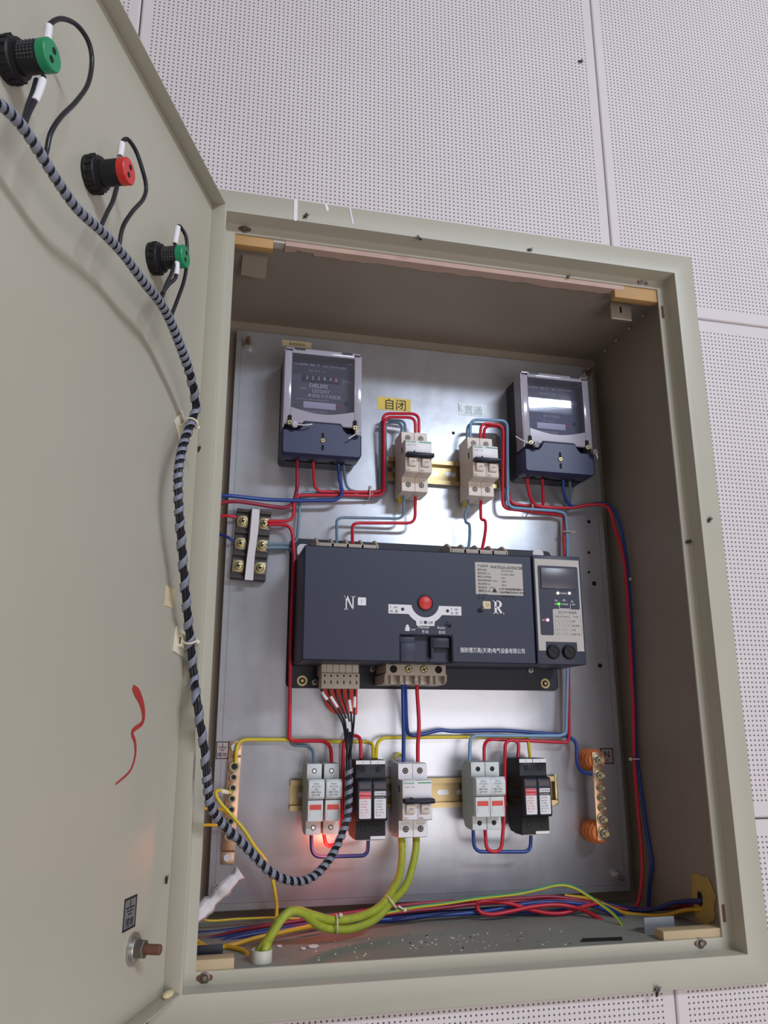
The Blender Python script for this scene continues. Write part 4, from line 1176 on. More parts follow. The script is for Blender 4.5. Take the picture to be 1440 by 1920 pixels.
wire('pale blue', 2.1, [(64.7, 183.0, 643.1), (65.9, 184.0, 670.3), (120.4, 182.0, 673.1), (118.7, 190.0, 547.9), (194.9, 196.0, 549.1), (207.6, 196.0, 546.4), (207.2, 194.0, 509.4), (194.4, 192.0, 329.7), (186.9, 192.0, 247.6), (178.3, 192.0, 244.6), (55.2, 192.0, 245.3), (49.5, 180.0, 212.9)], 'pale blue wire running down behind the controller to the joined fuse holders')
wire('grey blue', 1.9, [(60.0, 183.0, 642.7), (62.9, 188.0, 665.8), (100.3, 192.0, 668.7), (120.3, 200.0, 667.0), (119.4, 204.0, 583.1), (123.3, 205.0, 570.1), (127.3, 205.0, 555.2), (177.1, 205.0, 553.0), (219.7, 204.0, 554.6), (217.9, 198.0, 566.6), (209.1, 180.0, 589.8)], 'grey-blue wire from the second breaker back to the glare-struck meter')
wire('red', 2.1, [(79.8, 183.0, 643.6), (81.3, 184.0, 666.9), (116.0, 186.0, 667.0), (112.4, 194.0, 547.1), (196.5, 200.0, 545.7), (206.8, 200.0, 543.6), (203.5, 198.0, 510.1), (197.6, 196.0, 326.6), (193.0, 196.0, 245.9), (190.9, 196.0, 235.9), (80.6, 196.0, 240.9), (72.0, 188.0, 233.3), (68.7, 180.0, 212.7)], 'red wire running down behind the controller to the joined fuse holders')
wire('red', 2.1, [(84.6, 183.0, 644.0), (88.2, 188.0, 664.8), (112.3, 190.0, 666.6), (120.7, 192.0, 662.4), (122.3, 200.0, 582.1), (125.3, 201.0, 575.1), (127.3, 201.0, 557.1), (166.0, 201.0, 555.0), (175.4, 200.0, 554.1), (173.7, 194.0, 562.7), (166.8, 178.0, 589.3)], 'red wire from the second breaker back to the glare-struck meter')
wire('red', 2.3, [(144.3, 178.0, 588.4), (147.7, 184.0, 576.2), (155.1, 192.0, 562.4), (165.4, 196.0, 555.2), (192.0, 196.0, 554.1), (216.9, 195.0, 555.1), (244.5, 192.0, 560.3), (262.2, 186.0, 559.3), (267.9, 180.0, 549.7), (274.0, 180.8, 525.2), (276.0, 166.3, 461.8), (277.0, 174.2, 298.5), (277.0, 183.8, 203.9), (275.0, 179.8, 101.2), (272.0, 177.5, 77.2), (266.0, 178.5, 48.2), (258.0, 177.9, 38.3)], 'red wire from the meter along and down the cabinet side wall', 'smooth')
wire('blue', 2.3, [(198.3, 178.0, 592.3), (201.1, 184.0, 575.3), (209.2, 192.0, 561.4), (220.2, 195.0, 556.8), (236.4, 195.0, 559.3), (263.0, 190.0, 563.0), (273.4, 182.0, 555.1), (277.0, 175.8, 537.0), (281.0, 173.7, 508.6), (282.5, 170.3, 455.4), (283.0, 176.4, 333.5), (283.0, 185.9, 230.5), (283.0, 178.3, 139.1), (282.5, 170.6, 92.5), (281.0, 177.9, 60.6), (280.0, 182.7, 36.4)], 'blue wire from the meter along and down the cabinet side wall', 'smooth')
wire('red', 2.3, [(-207.9, 196.0, 506.5), (-177.7, 194.0, 507.9), (-173.0, 194.0, 462.2), (-174.1, 192.0, 454.9), (-174.9, 194.0, 362.5), (-172.9, 198.0, 253.5), (-173.0, 198.0, 239.6), (-122.9, 194.0, 239.4), (-123.6, 180.0, 212.7)], 'red wire crossing the transfer switch base down to a single fuse holder', 'fillet', 14)
wire('grey blue', 1.9, [(-208.4, 198.0, 476.1), (-178.5, 202.0, 478.5), (-173.8, 202.0, 473.1), (-172.0, 202.0, 426.9), (-174.6, 202.0, 363.4), (-170.9, 204.0, 244.9), (-168.7, 204.0, 234.2), (-143.8, 200.0, 233.7), (-144.5, 180.0, 213.6)], 'grey-blue wire tucked behind the red one down to a single fuse holder', 'fillet', 14)
wire('red', 1.8, [(-248.1, 200.0, 515.0), (-259.4, 196.0, 515.0), (-269.9, 186.0, 510.6), (-276.7, 176.0, 501.5), (-280.7, 166.0, 483.8)], 'thin red wire entering the hinge side of the terminal block', 'smooth')
wire('navy', 1.8, [(-249.6, 200.0, 483.4), (-258.8, 196.0, 487.5), (-268.0, 186.0, 487.4), (-276.2, 176.0, 481.2), (-280.2, 166.0, 463.2)], 'thin navy wire entering the hinge side of the terminal block', 'smooth')
wire('blue', 2.4, [(-38.9, 166.0, 318.8), (-36.2, 176.0, 288.3), (-34.6, 180.0, 251.9), (-35.2, 180.0, 214.6)], 'blue wire dropping straight from the transfer switch to the white breaker', 'smooth')
wire('blue', 2.3, [(-35.3, 168.0, 319.0), (-30.2, 186.0, 288.7), (-25.4, 198.0, 253.4), (-19.9, 200.0, 246.3), (-8.8, 200.0, 246.0), (19.2, 202.0, 251.6), (40.1, 202.0, 250.3), (100.7, 200.0, 251.1), (144.8, 200.0, 248.5), (185.8, 200.0, 245.1), (197.8, 198.0, 240.9), (202.3, 196.0, 232.5), (198.0, 188.0, 211.2), (200.2, 180.0, 200.8), (211.8, 174.0, 197.7)], 'blue wire sweeping from the transfer switch to the neutral busbar', 'smooth')
wire('red', 2.4, [(-21.0, 166.0, 319.0), (-18.5, 174.0, 298.7), (-15.0, 180.0, 259.2), (-16.7, 180.0, 235.9), (-17.0, 180.0, 214.4)], 'red wire dropping straight from the transfer switch to the white breaker', 'smooth')
wire('yellow', 2.1, [(-235.2, 201.0, 214.2), (-234.7, 202.0, 241.3), (-176.5, 203.0, 240.9), (-118.2, 203.0, 238.2), (-77.4, 202.0, 238.0), (-70.2, 194.0, 236.0), (-72.6, 180.0, 218.5)], 'yellow earth wire from the copper busbar to a surge protector', 'fillet', 18)
wire('yellow', 2.1, [(-69.3, 180.0, 218.5), (-64.0, 198.0, 242.9), (-27.3, 202.0, 242.8), (29.6, 203.0, 243.3), (130.9, 203.0, 242.7), (137.0, 200.0, 241.0), (130.1, 180.0, 216.9)], 'yellow earth wire linking the two surge protectors', 'fillet', 16)
wire('red', 2.2, [(-88.0, 180.0, 218.6), (-86.7, 190.0, 245.9), (-103.2, 196.0, 244.8), (-106.2, 198.0, 233.2), (-106.3, 200.0, 209.5), (-106.6, 198.0, 150.1), (-109.3, 192.0, 132.2), (-118.0, 186.0, 121.5), (-128.5, 182.0, 122.1), (-131.2, 182.0, 135.3)], 'red wire looping from the lone fuse holder bottom up to a surge protector')
wire('navy', 2.2, [(-146.1, 182.0, 135.7), (-144.6, 182.0, 110.6), (-78.8, 182.0, 109.9), (-78.3, 182.0, 127.3)], 'navy wire bridging a single fuse holder and a surge protector from below')
wire('blue', 2.2, [(52.3, 182.0, 134.5), (52.8, 182.0, 109.9), (125.6, 182.0, 107.5), (127.3, 182.0, 127.1)], 'blue wire bridging the joined fuse holders and a surge protector from below')
wire('red', 2.2, [(67.7, 182.0, 134.8), (67.8, 180.0, 110.1), (87.0, 180.0, 109.0), (90.8, 174.0, 156.5), (99.8, 186.0, 239.3), (119.4, 188.0, 239.6), (113.8, 180.0, 217.9)], 'red hairpin wire looping beside the joined fuse holders')
wire('yellow', 1.6, [(-30.9, 198.0, 218.3), (-32.5, 204.0, 222.5), (-38.0, 204.0, 222.3), (-41.3, 200.0, 217.6)], 'tiny yellow wire end curling behind the white breaker', 'smooth')
# yellow wires at the copper busbar
wire('yellow', 2.0, [(-239.6, 200.0, 181.1), (-246.1, 196.0, 183.7), (-254.8, 188.0, 184.8), (-256.9, 184.0, 181.2), (-251.4, 182.0, 171.6), (-237.5, 180.0, 157.4), (-223.6, 178.0, 142.1), (-210.8, 178.0, 124.1), (-199.5, 180.0, 110.9), (-190.5, 182.0, 91.6), (-184.9, 184.0, 70.0), (-183.4, 182.0, 56.9), (-186.3, 170.0, 47.2), (-198.4, 140.0, 37.3)], 'yellow wire with a white ferrule hanging from the copper busbar to the floor', 'smooth')
MB().cyl((-251.7, 191.0, 184.1), (-242.9, 199.0, 181.9), 2.8, 2.4).build('ferrule', WHITEP, None, CAB, None, 'white ferrule on the yellow busbar wire', 'ferrule')
wire('amber', 1.8, [(-242.7, 200.0, 159.6), (-250.5, 196.0, 163.7), (-263.0, 186.0, 165.8), (-273.7, 174.0, 164.9), (-278.5, 160.0, 155.3)], 'amber wire arching from the middle of the copper busbar towards the hinge edge', 'smooth')
wire('amber', 1.8, [(-240.6, 200.0, 145.3), (-256.4, 194.0, 146.7), (-270.0, 184.0, 147.7), (-276.5, 170.0, 144.3), (-279.9, 158.0, 134.8)], 'amber wire leaving the lower part of the copper busbar', 'smooth')
# control loom: six strands from the plug into a spiral wrap that swings over to the door
strand_top = []
for k in range(6):
    strand_top.append((qx0 + (qx1 - qx0) * (k + 0.5) / 6, YB - 32.0, qz0 + 4))
loom_pts = [(-109.4, 146.0, 218.2), (-109.6, 142.0, 198.8), (-110.2, 140.0, 178.4), (-112.1, 136.0, 158.6), (-118.4, 128.0, 143.4), (-128.9, 116.0, 126.9), (-141.4, 102.0, 114.4), (-156.1, 88.0, 105.5), (-171.5, 74.0, 103.4), (-188.9, 60.0, 107.8), (-205.8, 48.0, 117.3), (-223.6, 36.0, 134.7), (-238.6, 24.0, 150.0), (-254.4, 12.0, 164.9), (-263.6, 2.0, 176.6), (-270.4, -8.0, 191.0), (-276.6, -18.0, 232.4), (-281.3, -26.0, 252.6), (-286.7, -34.0, 279.4), (-290.2, -15.7, 300.1), (-295.7, -29.8, 331.9), (-302.0, -57.2, 369.4), (-307.9, -81.0, 409.9), (-312.7, -101.7, 445.5), (-314.6, -106.4, 474.9), (-311.9, -94.0, 506.8), (-304.9, -70.2, 541.9), (-304.2, -74.1, 555.2), (-310.9, -102.5, 571.7), (-320.5, -132.8, 585.0), (-329.3, -158.4, 594.6), (-336.9, -180.6, 598.0), (-348.3, -210.3, 597.5), (-361.2, -243.4, 599.0), (-373.4, -275.0, 596.2), (-386.0, -307.4, 590.6), (-395.2, -331.3, 592.3), (-403.1, -351.7, 596.3), (-411.1, -372.3, 599.2), (-418.5, -391.6, 595.4), (-426.9, -413.2, 582.7)]
loom_path = path(loom_pts, 'smooth')
# resample evenly
def resample(pts, step):
    out = [pts[0].copy()]
    acc = 0.0
    for a, b in zip(pts, pts[1:]):
        L = (b - a).length
        while acc + L >= step:
            t = (step - acc) / L
            a = a + (b - a) * t
            out.append(a.copy())
            L = (b - a).length
            acc = 0.0
        acc += L
    return out
cl = resample(loom_path, 1.5)
fr_ = []
t0 = (cl[1] - cl[0]).normalized()
u_ = t0.orthogonal().normalized()
for i in range(len(cl)):
    t0 = (cl[min(i + 1, len(cl) - 1)] - cl[max(i - 1, 0)]).normalized()
    u_ = (u_ - t0 * u_.dot(t0)).normalized()
    fr_.append((u_.copy(), t0.cross(u_)))
def slim(p): return 1.0 - 0.28 * max(0.0, min(1.0, (-90 - p.y) / 160))   # thinner where lamp leads have branched off
loom = thing('control_loom', 'bundle of black control wires in grey spiral wrap hanging across the open door', 'cable loom', CAB, tuple(cl[0]))
for k in range(6):
    a = k * math.pi / 3
    body_pts = [cl[i] + (fr_[i][0] * math.cos(a + i * 0.008) + fr_[i][1] * math.sin(a + i * 0.008)) * 2.35 * slim(cl[i]) for i in range(0, len(cl), 4)]
    s0 = Vector(strand_top[k])
    f_ = k / 5
    gm = Vector((-114.6, 170.0, 264.7)).lerp(Vector((-98.8, 170.0, 264.7)), f_)
    hm = Vector((-111.3, 156.0, 239.5)).lerp(Vector((-104.0, 156.0, 239.4)), f_)
    lead = path([s0, s0 + Vector((0, -1, -10)), gm, hm, body_pts[0] * 0.75 + hm * 0.25, body_pts[0]], 'smooth')
    st = MB().tube(lead[:-1] + body_pts, 1.3, 8).build('strand', WIRE['black'], loom, ang=60)
    i0 = (6, 8, 14, 15, 9, 8)[k]
    MB().tube(lead[i0:i0 + 4], 2.1, 10).build('wire_marker', WHITEP, st, CAB, tuple(cl[0]))
MB().tube(cl[::4], 1.8, 8).build('core', WIRE['black'], loom, ang=60)
mb = MB()
wd, R_ = 3.5, 4.0          # strip width in samples of 1.5 mm, radius in mm
prev = None
sc, q = 0.0, 0
def pitch_at(p):
    if p.y > -12: return 7.0                      # wound tight over the plate
    if p.y > -75: return 13.5                     # pulled open along the hinge side of the door
    return 13.5 - 8.6 * min(1.0, (-75 - p.y) / 35)
while sc < len(cl) - 6:
    sc += pitch_at(cl[int(sc)]) / 14
    q += 1
    row = []
    wq = wd * (1.5 if pitch_at(cl[int(sc)]) > 10 else (0.86 if cl[int(sc)].y < -75 else 1.0))
    for w in (-0.5, -0.17, 0.17, 0.5):
        si = sc + w * wq + 3
        i = int(si)
        if i < 0 or i + 1 >= len(cl): row = None; break
        f = si - i
        p = cl[i].lerp(cl[i + 1], f)
        a = 2 * math.pi * q / 14
        row.append(mb.bm.verts.new(p + (fr_[i][0] * math.cos(a) + fr_[i][1] * math.sin(a)) * R_ * slim(p)))
    if row is None: prev = None; continue
    if prev:
        for j in range(3): mb.bm.faces.new((prev[j], row[j], row[j + 1], prev[j + 1]))
    prev = row
for v in [v for v in mb.bm.verts if not v.link_faces]: mb.bm.verts.remove(v)
wrap = mb.build('spiral_wrap', WRAP, loom, ang=60)
sm = wrap.modifiers.new('thickness', 'SOLIDIFY'); sm.thickness = 0.0007; sm.offset = 1
# red number tag behind the control plug wires
rt = MB()
rt.face([(-133.7, 300.7), (-89.5, 301.2), (-89.3, 271.7), (-91.2, 269.8), (-95.8, 271.7), (-117.2, 271.2), (-125.7, 276.7), (-131.2, 286.9)], 12, 14, 0.4)
rt.build('number_tag', mat('orange_red_tag', (236, 66, 50), 0.4), None, PL, None, 'red plastic number tag behind the black control wires', 'tag')
# lamp leads
def lead(pts, label, marker=None, m_end=3):
    t = thing('lamp_lead', label, 'wire', CAB, tuple(pts[0]), 'black lamp leads on the door')
    pth = path(pts, 'smooth')
    MB().tube(pth, 1.7, 10).build('insulation', WIRE['black'], t, ang=60)
    if marker:
        a, b = marker
        MB().tube(pth[a:b], 2.6, 10).build('wire_marker', WHITEP, t, ang=60)
lead([(-407.9, -353.0, 681.5), (-407.8, -352.9, 688.0), (-407.6, -352.2, 695.2), (-402.8, -345.5, 707.5), (-395.8, -332.8, 717.1), (-389.4, -321.8, 716.0), (-386.7, -314.8, 706.5), (-387.2, -316.2, 685.4), (-391.3, -326.7, 660.6), (-397.2, -339.3, 635.7), (-400.6, -345.1, 617.9), (-401.6, -345.0, 605.8), (-402.1, -346.3, 598.1)], 'black lead arching in a tall loop over the outermost green-capped lamp', (0, 13))
lead([(-406.6, -355.3, 651.2), (-407.3, -357.0, 639.9), (-408.8, -360.9, 625.5), (-410.1, -364.3, 614.5), (-411.0, -366.6, 603.3)], 'black lead with a white marker under the outermost green-capped lamp', (2, 14))
lead([(-410.6, -354.6, 648.2), (-410.4, -359.6, 634.3), (-411.6, -362.6, 620.8), (-411.5, -367.9, 603.4)], 'bare black lead beside the white-marked one under the outermost lamp')
lead([(-369.9, -254.7, 677.4), (-369.6, -254.0, 684.5), (-369.2, -253.1, 692.6), (-365.8, -249.9, 697.4), (-360.2, -240.8, 695.1), (-355.1, -233.2, 685.3), (-351.8, -224.6, 675.7), (-352.9, -227.6, 661.7), (-358.8, -239.9, 640.7), (-363.6, -249.7, 619.1), (-364.7, -252.4, 599.6)], 'black lead looping beside the red-capped lamp', (0, 13))
lead([(-369.3, -258.9, 647.4), (-370.7, -262.5, 632.2), (-373.2, -269.0, 616.6), (-375.4, -274.6, 602.0)], 'short black lead below the red-capped lamp')
lead([(-330.0, -151.7, 673.3), (-329.1, -149.5, 686.2), (-328.4, -147.7, 694.6), (-324.9, -144.2, 694.1), (-320.6, -138.5, 687.4), (-319.2, -135.1, 665.6), (-320.4, -138.0, 645.4), (-324.2, -147.9, 621.3), (-328.1, -155.3, 601.1)], 'black lead looping down beside the hinge-side green-capped lamp', (0, 13))
lead([(-329.4, -150.3, 654.8), (-330.7, -156.3, 640.3), (-333.8, -167.2, 622.9), (-336.5, -177.0, 601.7)], 'black lead below the hinge-side green-capped lamp')
lead([(-327.2, -150.0, 656.1), (-327.0, -149.6, 648.4), (-327.6, -151.2, 639.3), (-331.9, -162.2, 626.1), (-336.1, -175.7, 609.2)], 'black lead with a white marker below the hinge-side green-capped lamp', (0, 12))

# adhesive cable-tie bases
def tie_base(x, z, label, rot):
    fr = DR @ Matrix.Translation((x, 0, z)) @ Matrix.Rotation(rot, 4, 'Y')
    t = thing('adhesive_mount', label, 'cable mount', fr, (0, 0, 0), 'adhesive cable-tie bases on the door')
    MB().box(-12, 12, 0, 1.6, -12, 12, 0.4).box(-5, 5, 1.6, 5.5, -6, -3.5, 0.3).box(-5, 5, 1.6, 5.5, 3.5, 6, 0.3).box(-5, 5, 4.4, 5.8, -6, 6, 0.3).build('base_pad', NYLON, t)
    return t
mx1, mz1 = -48.1, 536.7
tie_base(mx1, mz1, 'diamond-set cream cable-tie base on the door above the tape patch', math.radians(42))
mx2, mz2 = -15.9, 332.6
tie_base(mx2 - 2, mz2, 'square-set cream cable-tie base on the door beneath the tape patch', math.radians(8))
def tie(c, ax, r, label, tail, m_=None):
    c, ax = Vector(c), Vector(ax).normalized()
    u = ax.orthogonal().normalized(); w = ax.cross(u)
    t = thing('cable_tie', label, 'cable tie', CAB, tuple(c), 'nylon cable ties')
    pts_ = [c + (u * math.cos(a) + w * math.sin(a)) * r for a in [2 * math.pi * k / 20 for k in range(21)]]
    MB().tube(pts_, 0.9, 8).build('strap', m_ or NYLON, t, ang=60)
    tl = Vector(tail)
    e = c + tl.normalized() * r
    mb = MB(); mb.tube([e, c + tl], 1.1, 8); mb.ball(tuple(c + tl), 2.4, 2.4, 2.4, 10, 8)
    mb.build('head', m_ or NYLON, t, ang=60)
dn = (0.9326, -0.361, 0)
def near(p):
    p = Vector(p); i = min(range(len(cl)), key=lambda k: (cl[k] - p).length)
    return cl[i], (cl[min(i + 2, len(cl) - 1)] - cl[i - 2])
c_, a_ = near((-307.4, -76.8, 532.3)); tie(c_, a_, 6.3, 'cream tie holding the loom at the diamond-set base', (6, 11, 1))
c_, a_ = near((-296.9, -32.9, 331.6)); tie(c_, a_, 6.3, 'cream tie holding the loom at the square-set base', (7, 13, 0))
CT = mat('clear_nylon', (206, 198, 190), 0.4)
tie((-74.8, 201.0, 557.5), (1, 0, 0), 7.0, 'clear tie round the red wires leading from the first meter', (1, -2, 9), CT)
tie((157.3, 201.0, 552.2), (1, 0, -0.1), 7.5, 'clear tie round the red and blue wires below the second breaker', (0, -3, 11), CT)
tie((207.1, 196.0, 519.1), (0, 0, 1), 6.0, 'clear tie round the wires just above the controller', (10, -2, 0), CT)
tie((286.3, 175.0, 450.5), (0, 0, 1), 5.0, 'clear tie on the side-wall wires level with the controller', (-3, -8, 0), CT)
tie((274.9, 177.0, 215.4), (0, 0, 1), 5.5, 'clear tie on the side-wall wires near the N sticker', (-9, -4, 0), CT)

# ---------------------------------------------------------------- earth cables and floor wires
wire('lime', 4.3, [(-37.7, 182.0, 128.9), (-38.6, 176.0, 113.1), (-42.8, 166.0, 98.8), (-51.8, 150.0, 85.1), (-75.1, 124.0, 68.0), (-101.7, 106.0, 61.2), (-133.8, 90.0, 62.0), (-155.6, 76.0, 69.7), (-176.5, 64.0, 77.7), (-189.8, 58.0, 75.3), (-198.8, 54.0, 66.6), (-204.1, 51.0, 57.0), (-208.4, 44.0, 49.9), (-209.5, 44.0, 44.1)], 'yellow-green earth cable curving from the white breaker into the pipe stub', 'smooth', name='earth_cable', cat='cable', group='thick yellow-green earth cables')
wire('lime', 4.3, [(-19.5, 182.0, 128.4), (-21.9, 176.0, 115.7), (-29.0, 166.0, 98.3), (-41.0, 152.0, 80.3), (-61.7, 132.0, 69.3), (-85.0, 114.0, 56.0), (-114.2, 98.0, 51.3), (-141.5, 86.0, 55.5), (-157.3, 76.0, 64.7), (-171.9, 60.0, 77.1), (-185.0, 50.0, 80.1), (-195.2, 46.0, 72.6), (-203.0, 46.0, 61.0), (-212.1, 49.0, 48.9), (-212.6, 48.0, 43.3)], 'second yellow-green earth cable bowing lower above the cabinet floor', 'smooth', name='earth_cable', cat='cable', group='thick yellow-green earth cables')
tie((-131.9, 90.0, 58.2), (1, 0, 0), 9.0, 'grey tie round the two yellow-green earth cables near the floor', (4, -4, 9), CT)
tie((-63.1, 130.0, 68.9), (1, 0, 0.8), 8.5, 'cream tie round the two yellow-green earth cables below the white breaker', (14, -4, -8), NYLON)
px0, py0, pz0 = (-211.4, 46.0, 49.3)
mb = MB(); mb.lathe([(9.8, 0), (9.8, pz0 - 38.2), (8.3, pz0 - 38.2), (8.3, 3), (0, 3)], (px0, 46, 38.2), (0, 0, 1), 24)
mb.build('pipe_stub', PVC, None, CAB, None, 'short white plastic pipe stub that the earth cables drop into', 'pipe')
FLW = [
    ('dark red', [(-284, 170, 60), (-270.9, 160.0, 36.7), (-225.8, 165.0, 40.8), (-188.4, 170.0, 43.9), (-150.0, 174.0, 46.4), (-34.6, 178.0, 55.5), (33.9, 180.0, 56.6), (104.1, 180.0, 56.0), (152.1, 180.0, 56.0), (192.9, 174.0, 50.1), (230.1, 166.0, 43.7), (248.9, 160.0, 41.9), (275.9, 140.0, 44.6), (285.1, 100.0, 56.2), (288.3, 74.0, 60.8)], 'dark red wire lying along the cabinet floor into the foam hole'),
    ('dark red', [(-284, 150, 55), (-271.0, 140.0, 34.6), (-235.8, 144.0, 36.7), (-197.6, 150.0, 40.9), (-151.9, 160.0, 44.1), (-111.8, 170.0, 43.5), (-35.7, 174.0, 49.4), (9.6, 176.0, 50.9), (60.8, 178.0, 53.2), (126.9, 178.0, 52.9), (173.4, 174.0, 51.6), (205.7, 166.0, 46.9), (237.8, 158.0, 41.8)], 'dark red wire on the cabinet floor with a lazy bend'),
    ('navy', [(-284, 190, 56), (-270.8, 180.0, 38.3), (-205.6, 186.0, 39.4), (-127.6, 192.0, 40.8), (-32.1, 188.0, 44.6), (36.2, 188.0, 44.4), (106.1, 186.0, 46.6), (164.0, 180.0, 50.3), (207.9, 170.0, 48.1), (239.1, 160.0, 43.4), (260.6, 146.0, 42.6), (275.7, 120.0, 54.5), (281.8, 94.0, 61.2), (287.0, 74.0, 65.3)], 'navy wire lying along the back of the cabinet floor into the foam hole'),
    ('navy', [(-284, 160, 45), (-274.3, 140.0, 31.6), (-227.0, 144.0, 39.5), (-171.4, 154.0, 42.9), (-112.5, 166.0, 45.3), (-62.4, 170.0, 42.0), (-37.9, 166.0, 43.3), (18.9, 170.0, 45.6), (99.3, 170.0, 41.9), (145.8, 168.0, 42.1), (180.3, 164.0, 47.3), (203.9, 158.0, 47.4), (216.3, 150.0, 42.2), (225.8, 138.0, 34.1), (226.8, 120.0, 26.0), (223.7, 106.0, 17.6)], 'navy wire on the cabinet floor curving forward at its end'),
    ('blue', [(-284, 140, 45), (-274.5, 152.0, 35.4), (-226.4, 154.0, 39.3), (-171.0, 158.0, 43.7), (-122.6, 164.0, 44.4), (-52.4, 170.0, 43.3), (-15.9, 166.0, 45.1), (56.2, 166.0, 46.6), (108.4, 168.0, 51.9), (141.6, 168.0, 52.8), (174.2, 166.0, 50.3), (200.3, 156.0, 45.9), (210.4, 144.0, 39.7), (212.8, 124.0, 29.7), (209.8, 106.0, 18.4)], 'blue wire on the cabinet floor dropping into the slot'),
    ('red', [(202.2, 154.0, 52.7), (179.7, 158.0, 47.5), (156.3, 160.0, 41.9), (135.0, 160.0, 42.5), (109.5, 160.0, 48.3), (86.6, 160.0, 55.3), (63.6, 160.0, 58.5), (49.9, 160.0, 57.9), (47.0, 160.0, 53.1), (51.1, 158.0, 47.4), (63.9, 156.0, 45.3), (84.6, 156.0, 47.2), (113.4, 158.0, 50.5), (141.7, 158.0, 51.6), (162.1, 156.0, 49.3), (177.9, 150.0, 45.0), (189.0, 140.0, 38.5), (197.6, 126.0, 32.0), (201.8, 106.0, 19.7)], 'red wire looped back on itself above the cabinet floor'),
    ('amber', [(-284, 150, 70), (-279.1, 130.0, 53.3), (-273.6, 120.0, 45.6), (-259.8, 110.0, 39.2), (-237.6, 110.0, 39.6), (-211.2, 118.0, 43.1), (-183.9, 126.0, 45.3), (-155.0, 138.0, 46.7), (-134.5, 150.0, 47.0)], 'amber wire curling out on the cabinet floor near the pipe stub'),
    ('amber', [(-284, 120, 62), (-280.6, 110.0, 48.2), (-270.2, 104.0, 41.9), (-253.4, 100.0, 40.2), (-241.5, 102.0, 40.3), (-227.1, 86.0, 39.8), (-222.7, 76.0, 37.3), (-227.9, 70.0, 33.0)], 'amber wire dipping behind the thin wood spacer by the pipe stub'),
    ('yellow', [(-284, 190, 64), (-262.0, 190.0, 48.3), (-224.3, 194.0, 46.8), (-185.9, 196.0, 45.8), (-154.6, 196.0, 42.9)], 'thin yellow wire along the back of the cabinet floor'),
    ('amber', [(168.6, 184.0, 55.6), (199.0, 176.0, 52.2), (208.3, 166.0, 48.8), (227.6, 154.0, 40.3), (247.7, 144.0, 38.2), (266.9, 126.0, 40.5), (279.6, 98.0, 50.9), (287.6, 74.0, 55.5)], 'amber wire running into the foam hole'),
    ('navy', [(210.4, 170.0, 49.0), (229.0, 164.0, 44.1), (247.9, 150.0, 42.5), (263.1, 134.0, 46.3), (274.6, 106.0, 58.1), (286.3, 76.0, 63.5)], 'short navy wire beside the amber one at the foam hole'),
]
for col, pts, lab in FLW:
    wire(col, 2.35 if col not in ('yellow',) else 1.3, pts, lab, 'smooth', group='loose wires on the cabinet floor')
# yellow wire with its green stripe
yg = [(-153.2, 114.0, 53.6), (-102.0, 122.0, 55.2), (-46.7, 132.0, 60.8), (-1.9, 138.0, 62.7), (44.4, 144.0, 65.4), (91.5, 148.0, 67.2), (119.5, 148.0, 71.0), (138.5, 148.0, 74.2), (151.8, 146.0, 74.6), (163.9, 142.0, 71.2), (174.6, 136.0, 64.7), (187.6, 126.0, 55.1), (195.8, 112.0, 46.6), (198.8, 98.0, 35.9), (198.2, 86.0, 23.4)]
t = thing('earth_wire', 'yellow wire with a green stripe rising over the floor bundle', 'wire', CAB, yg[0], 'loose wires on the cabinet floor')
pg_ = path(yg, 'smooth')
MB().tube(pg_, 1.7, 10).build('insulation', WIRE['yellow'], t, ang=60)
MB().tube([p + Vector((0.2, -0.5, 0.9)) for p in pg_], 1.2, 8).build('green_stripe', WIRE['green'], t, ang=60)

# foam-edged hole in the side wall
hx = BX - 0.4
mb = MB()
random.seed(11)
cy_, cz_ = 74.0, 66.0
ro, n = [], 26
for k in range(n):
    a = 2 * math.pi * k / n
    rr = 1 + 0.25 * noise.noise(Vector((math.cos(a) * 2, math.sin(a) * 2, 1.3)))
    ro.append((cy_ + 24 * rr * math.cos(a), cz_ + 27 * rr * math.sin(a)))
vo = [mb.bm.verts.new((hx - 0.4, y, max(z, 40))) for y, z in ro]
vm = [mb.bm.verts.new((hx - 2.6, cy_ + (y - cy_) * 0.7, max(cz_ + (z - cz_) * 0.7, 41))) for y, z in ro]
vi = [mb.bm.verts.new((hx - 1.0, cy_ + 4 + (y - cy_) * 0.22, max(cz_ + (z - cz_) * 0.3, 42))) for y, z in ro]
for a, b in ((vo, vm), (vm, vi)):
    for k in range(n): mb.bm.faces.new((a[k], b[k], b[(k + 1) % n], a[(k + 1) % n]))
mb.mi = 1
f = mb.bm.faces.new(vi); f.material_index = 1
mb.build('foam_plug', [FOAM, BLACKM], None, CAB, None, 'ragged yellow foam plug around the wire hole in the cabinet side', 'foam')
# dark slot in the floor where wires drop
MB().flat([(118, 44), (165, 40), (172, 54), (128, 58)], 38.0, 38.2).build('floor_slot', BLACKM, cab)
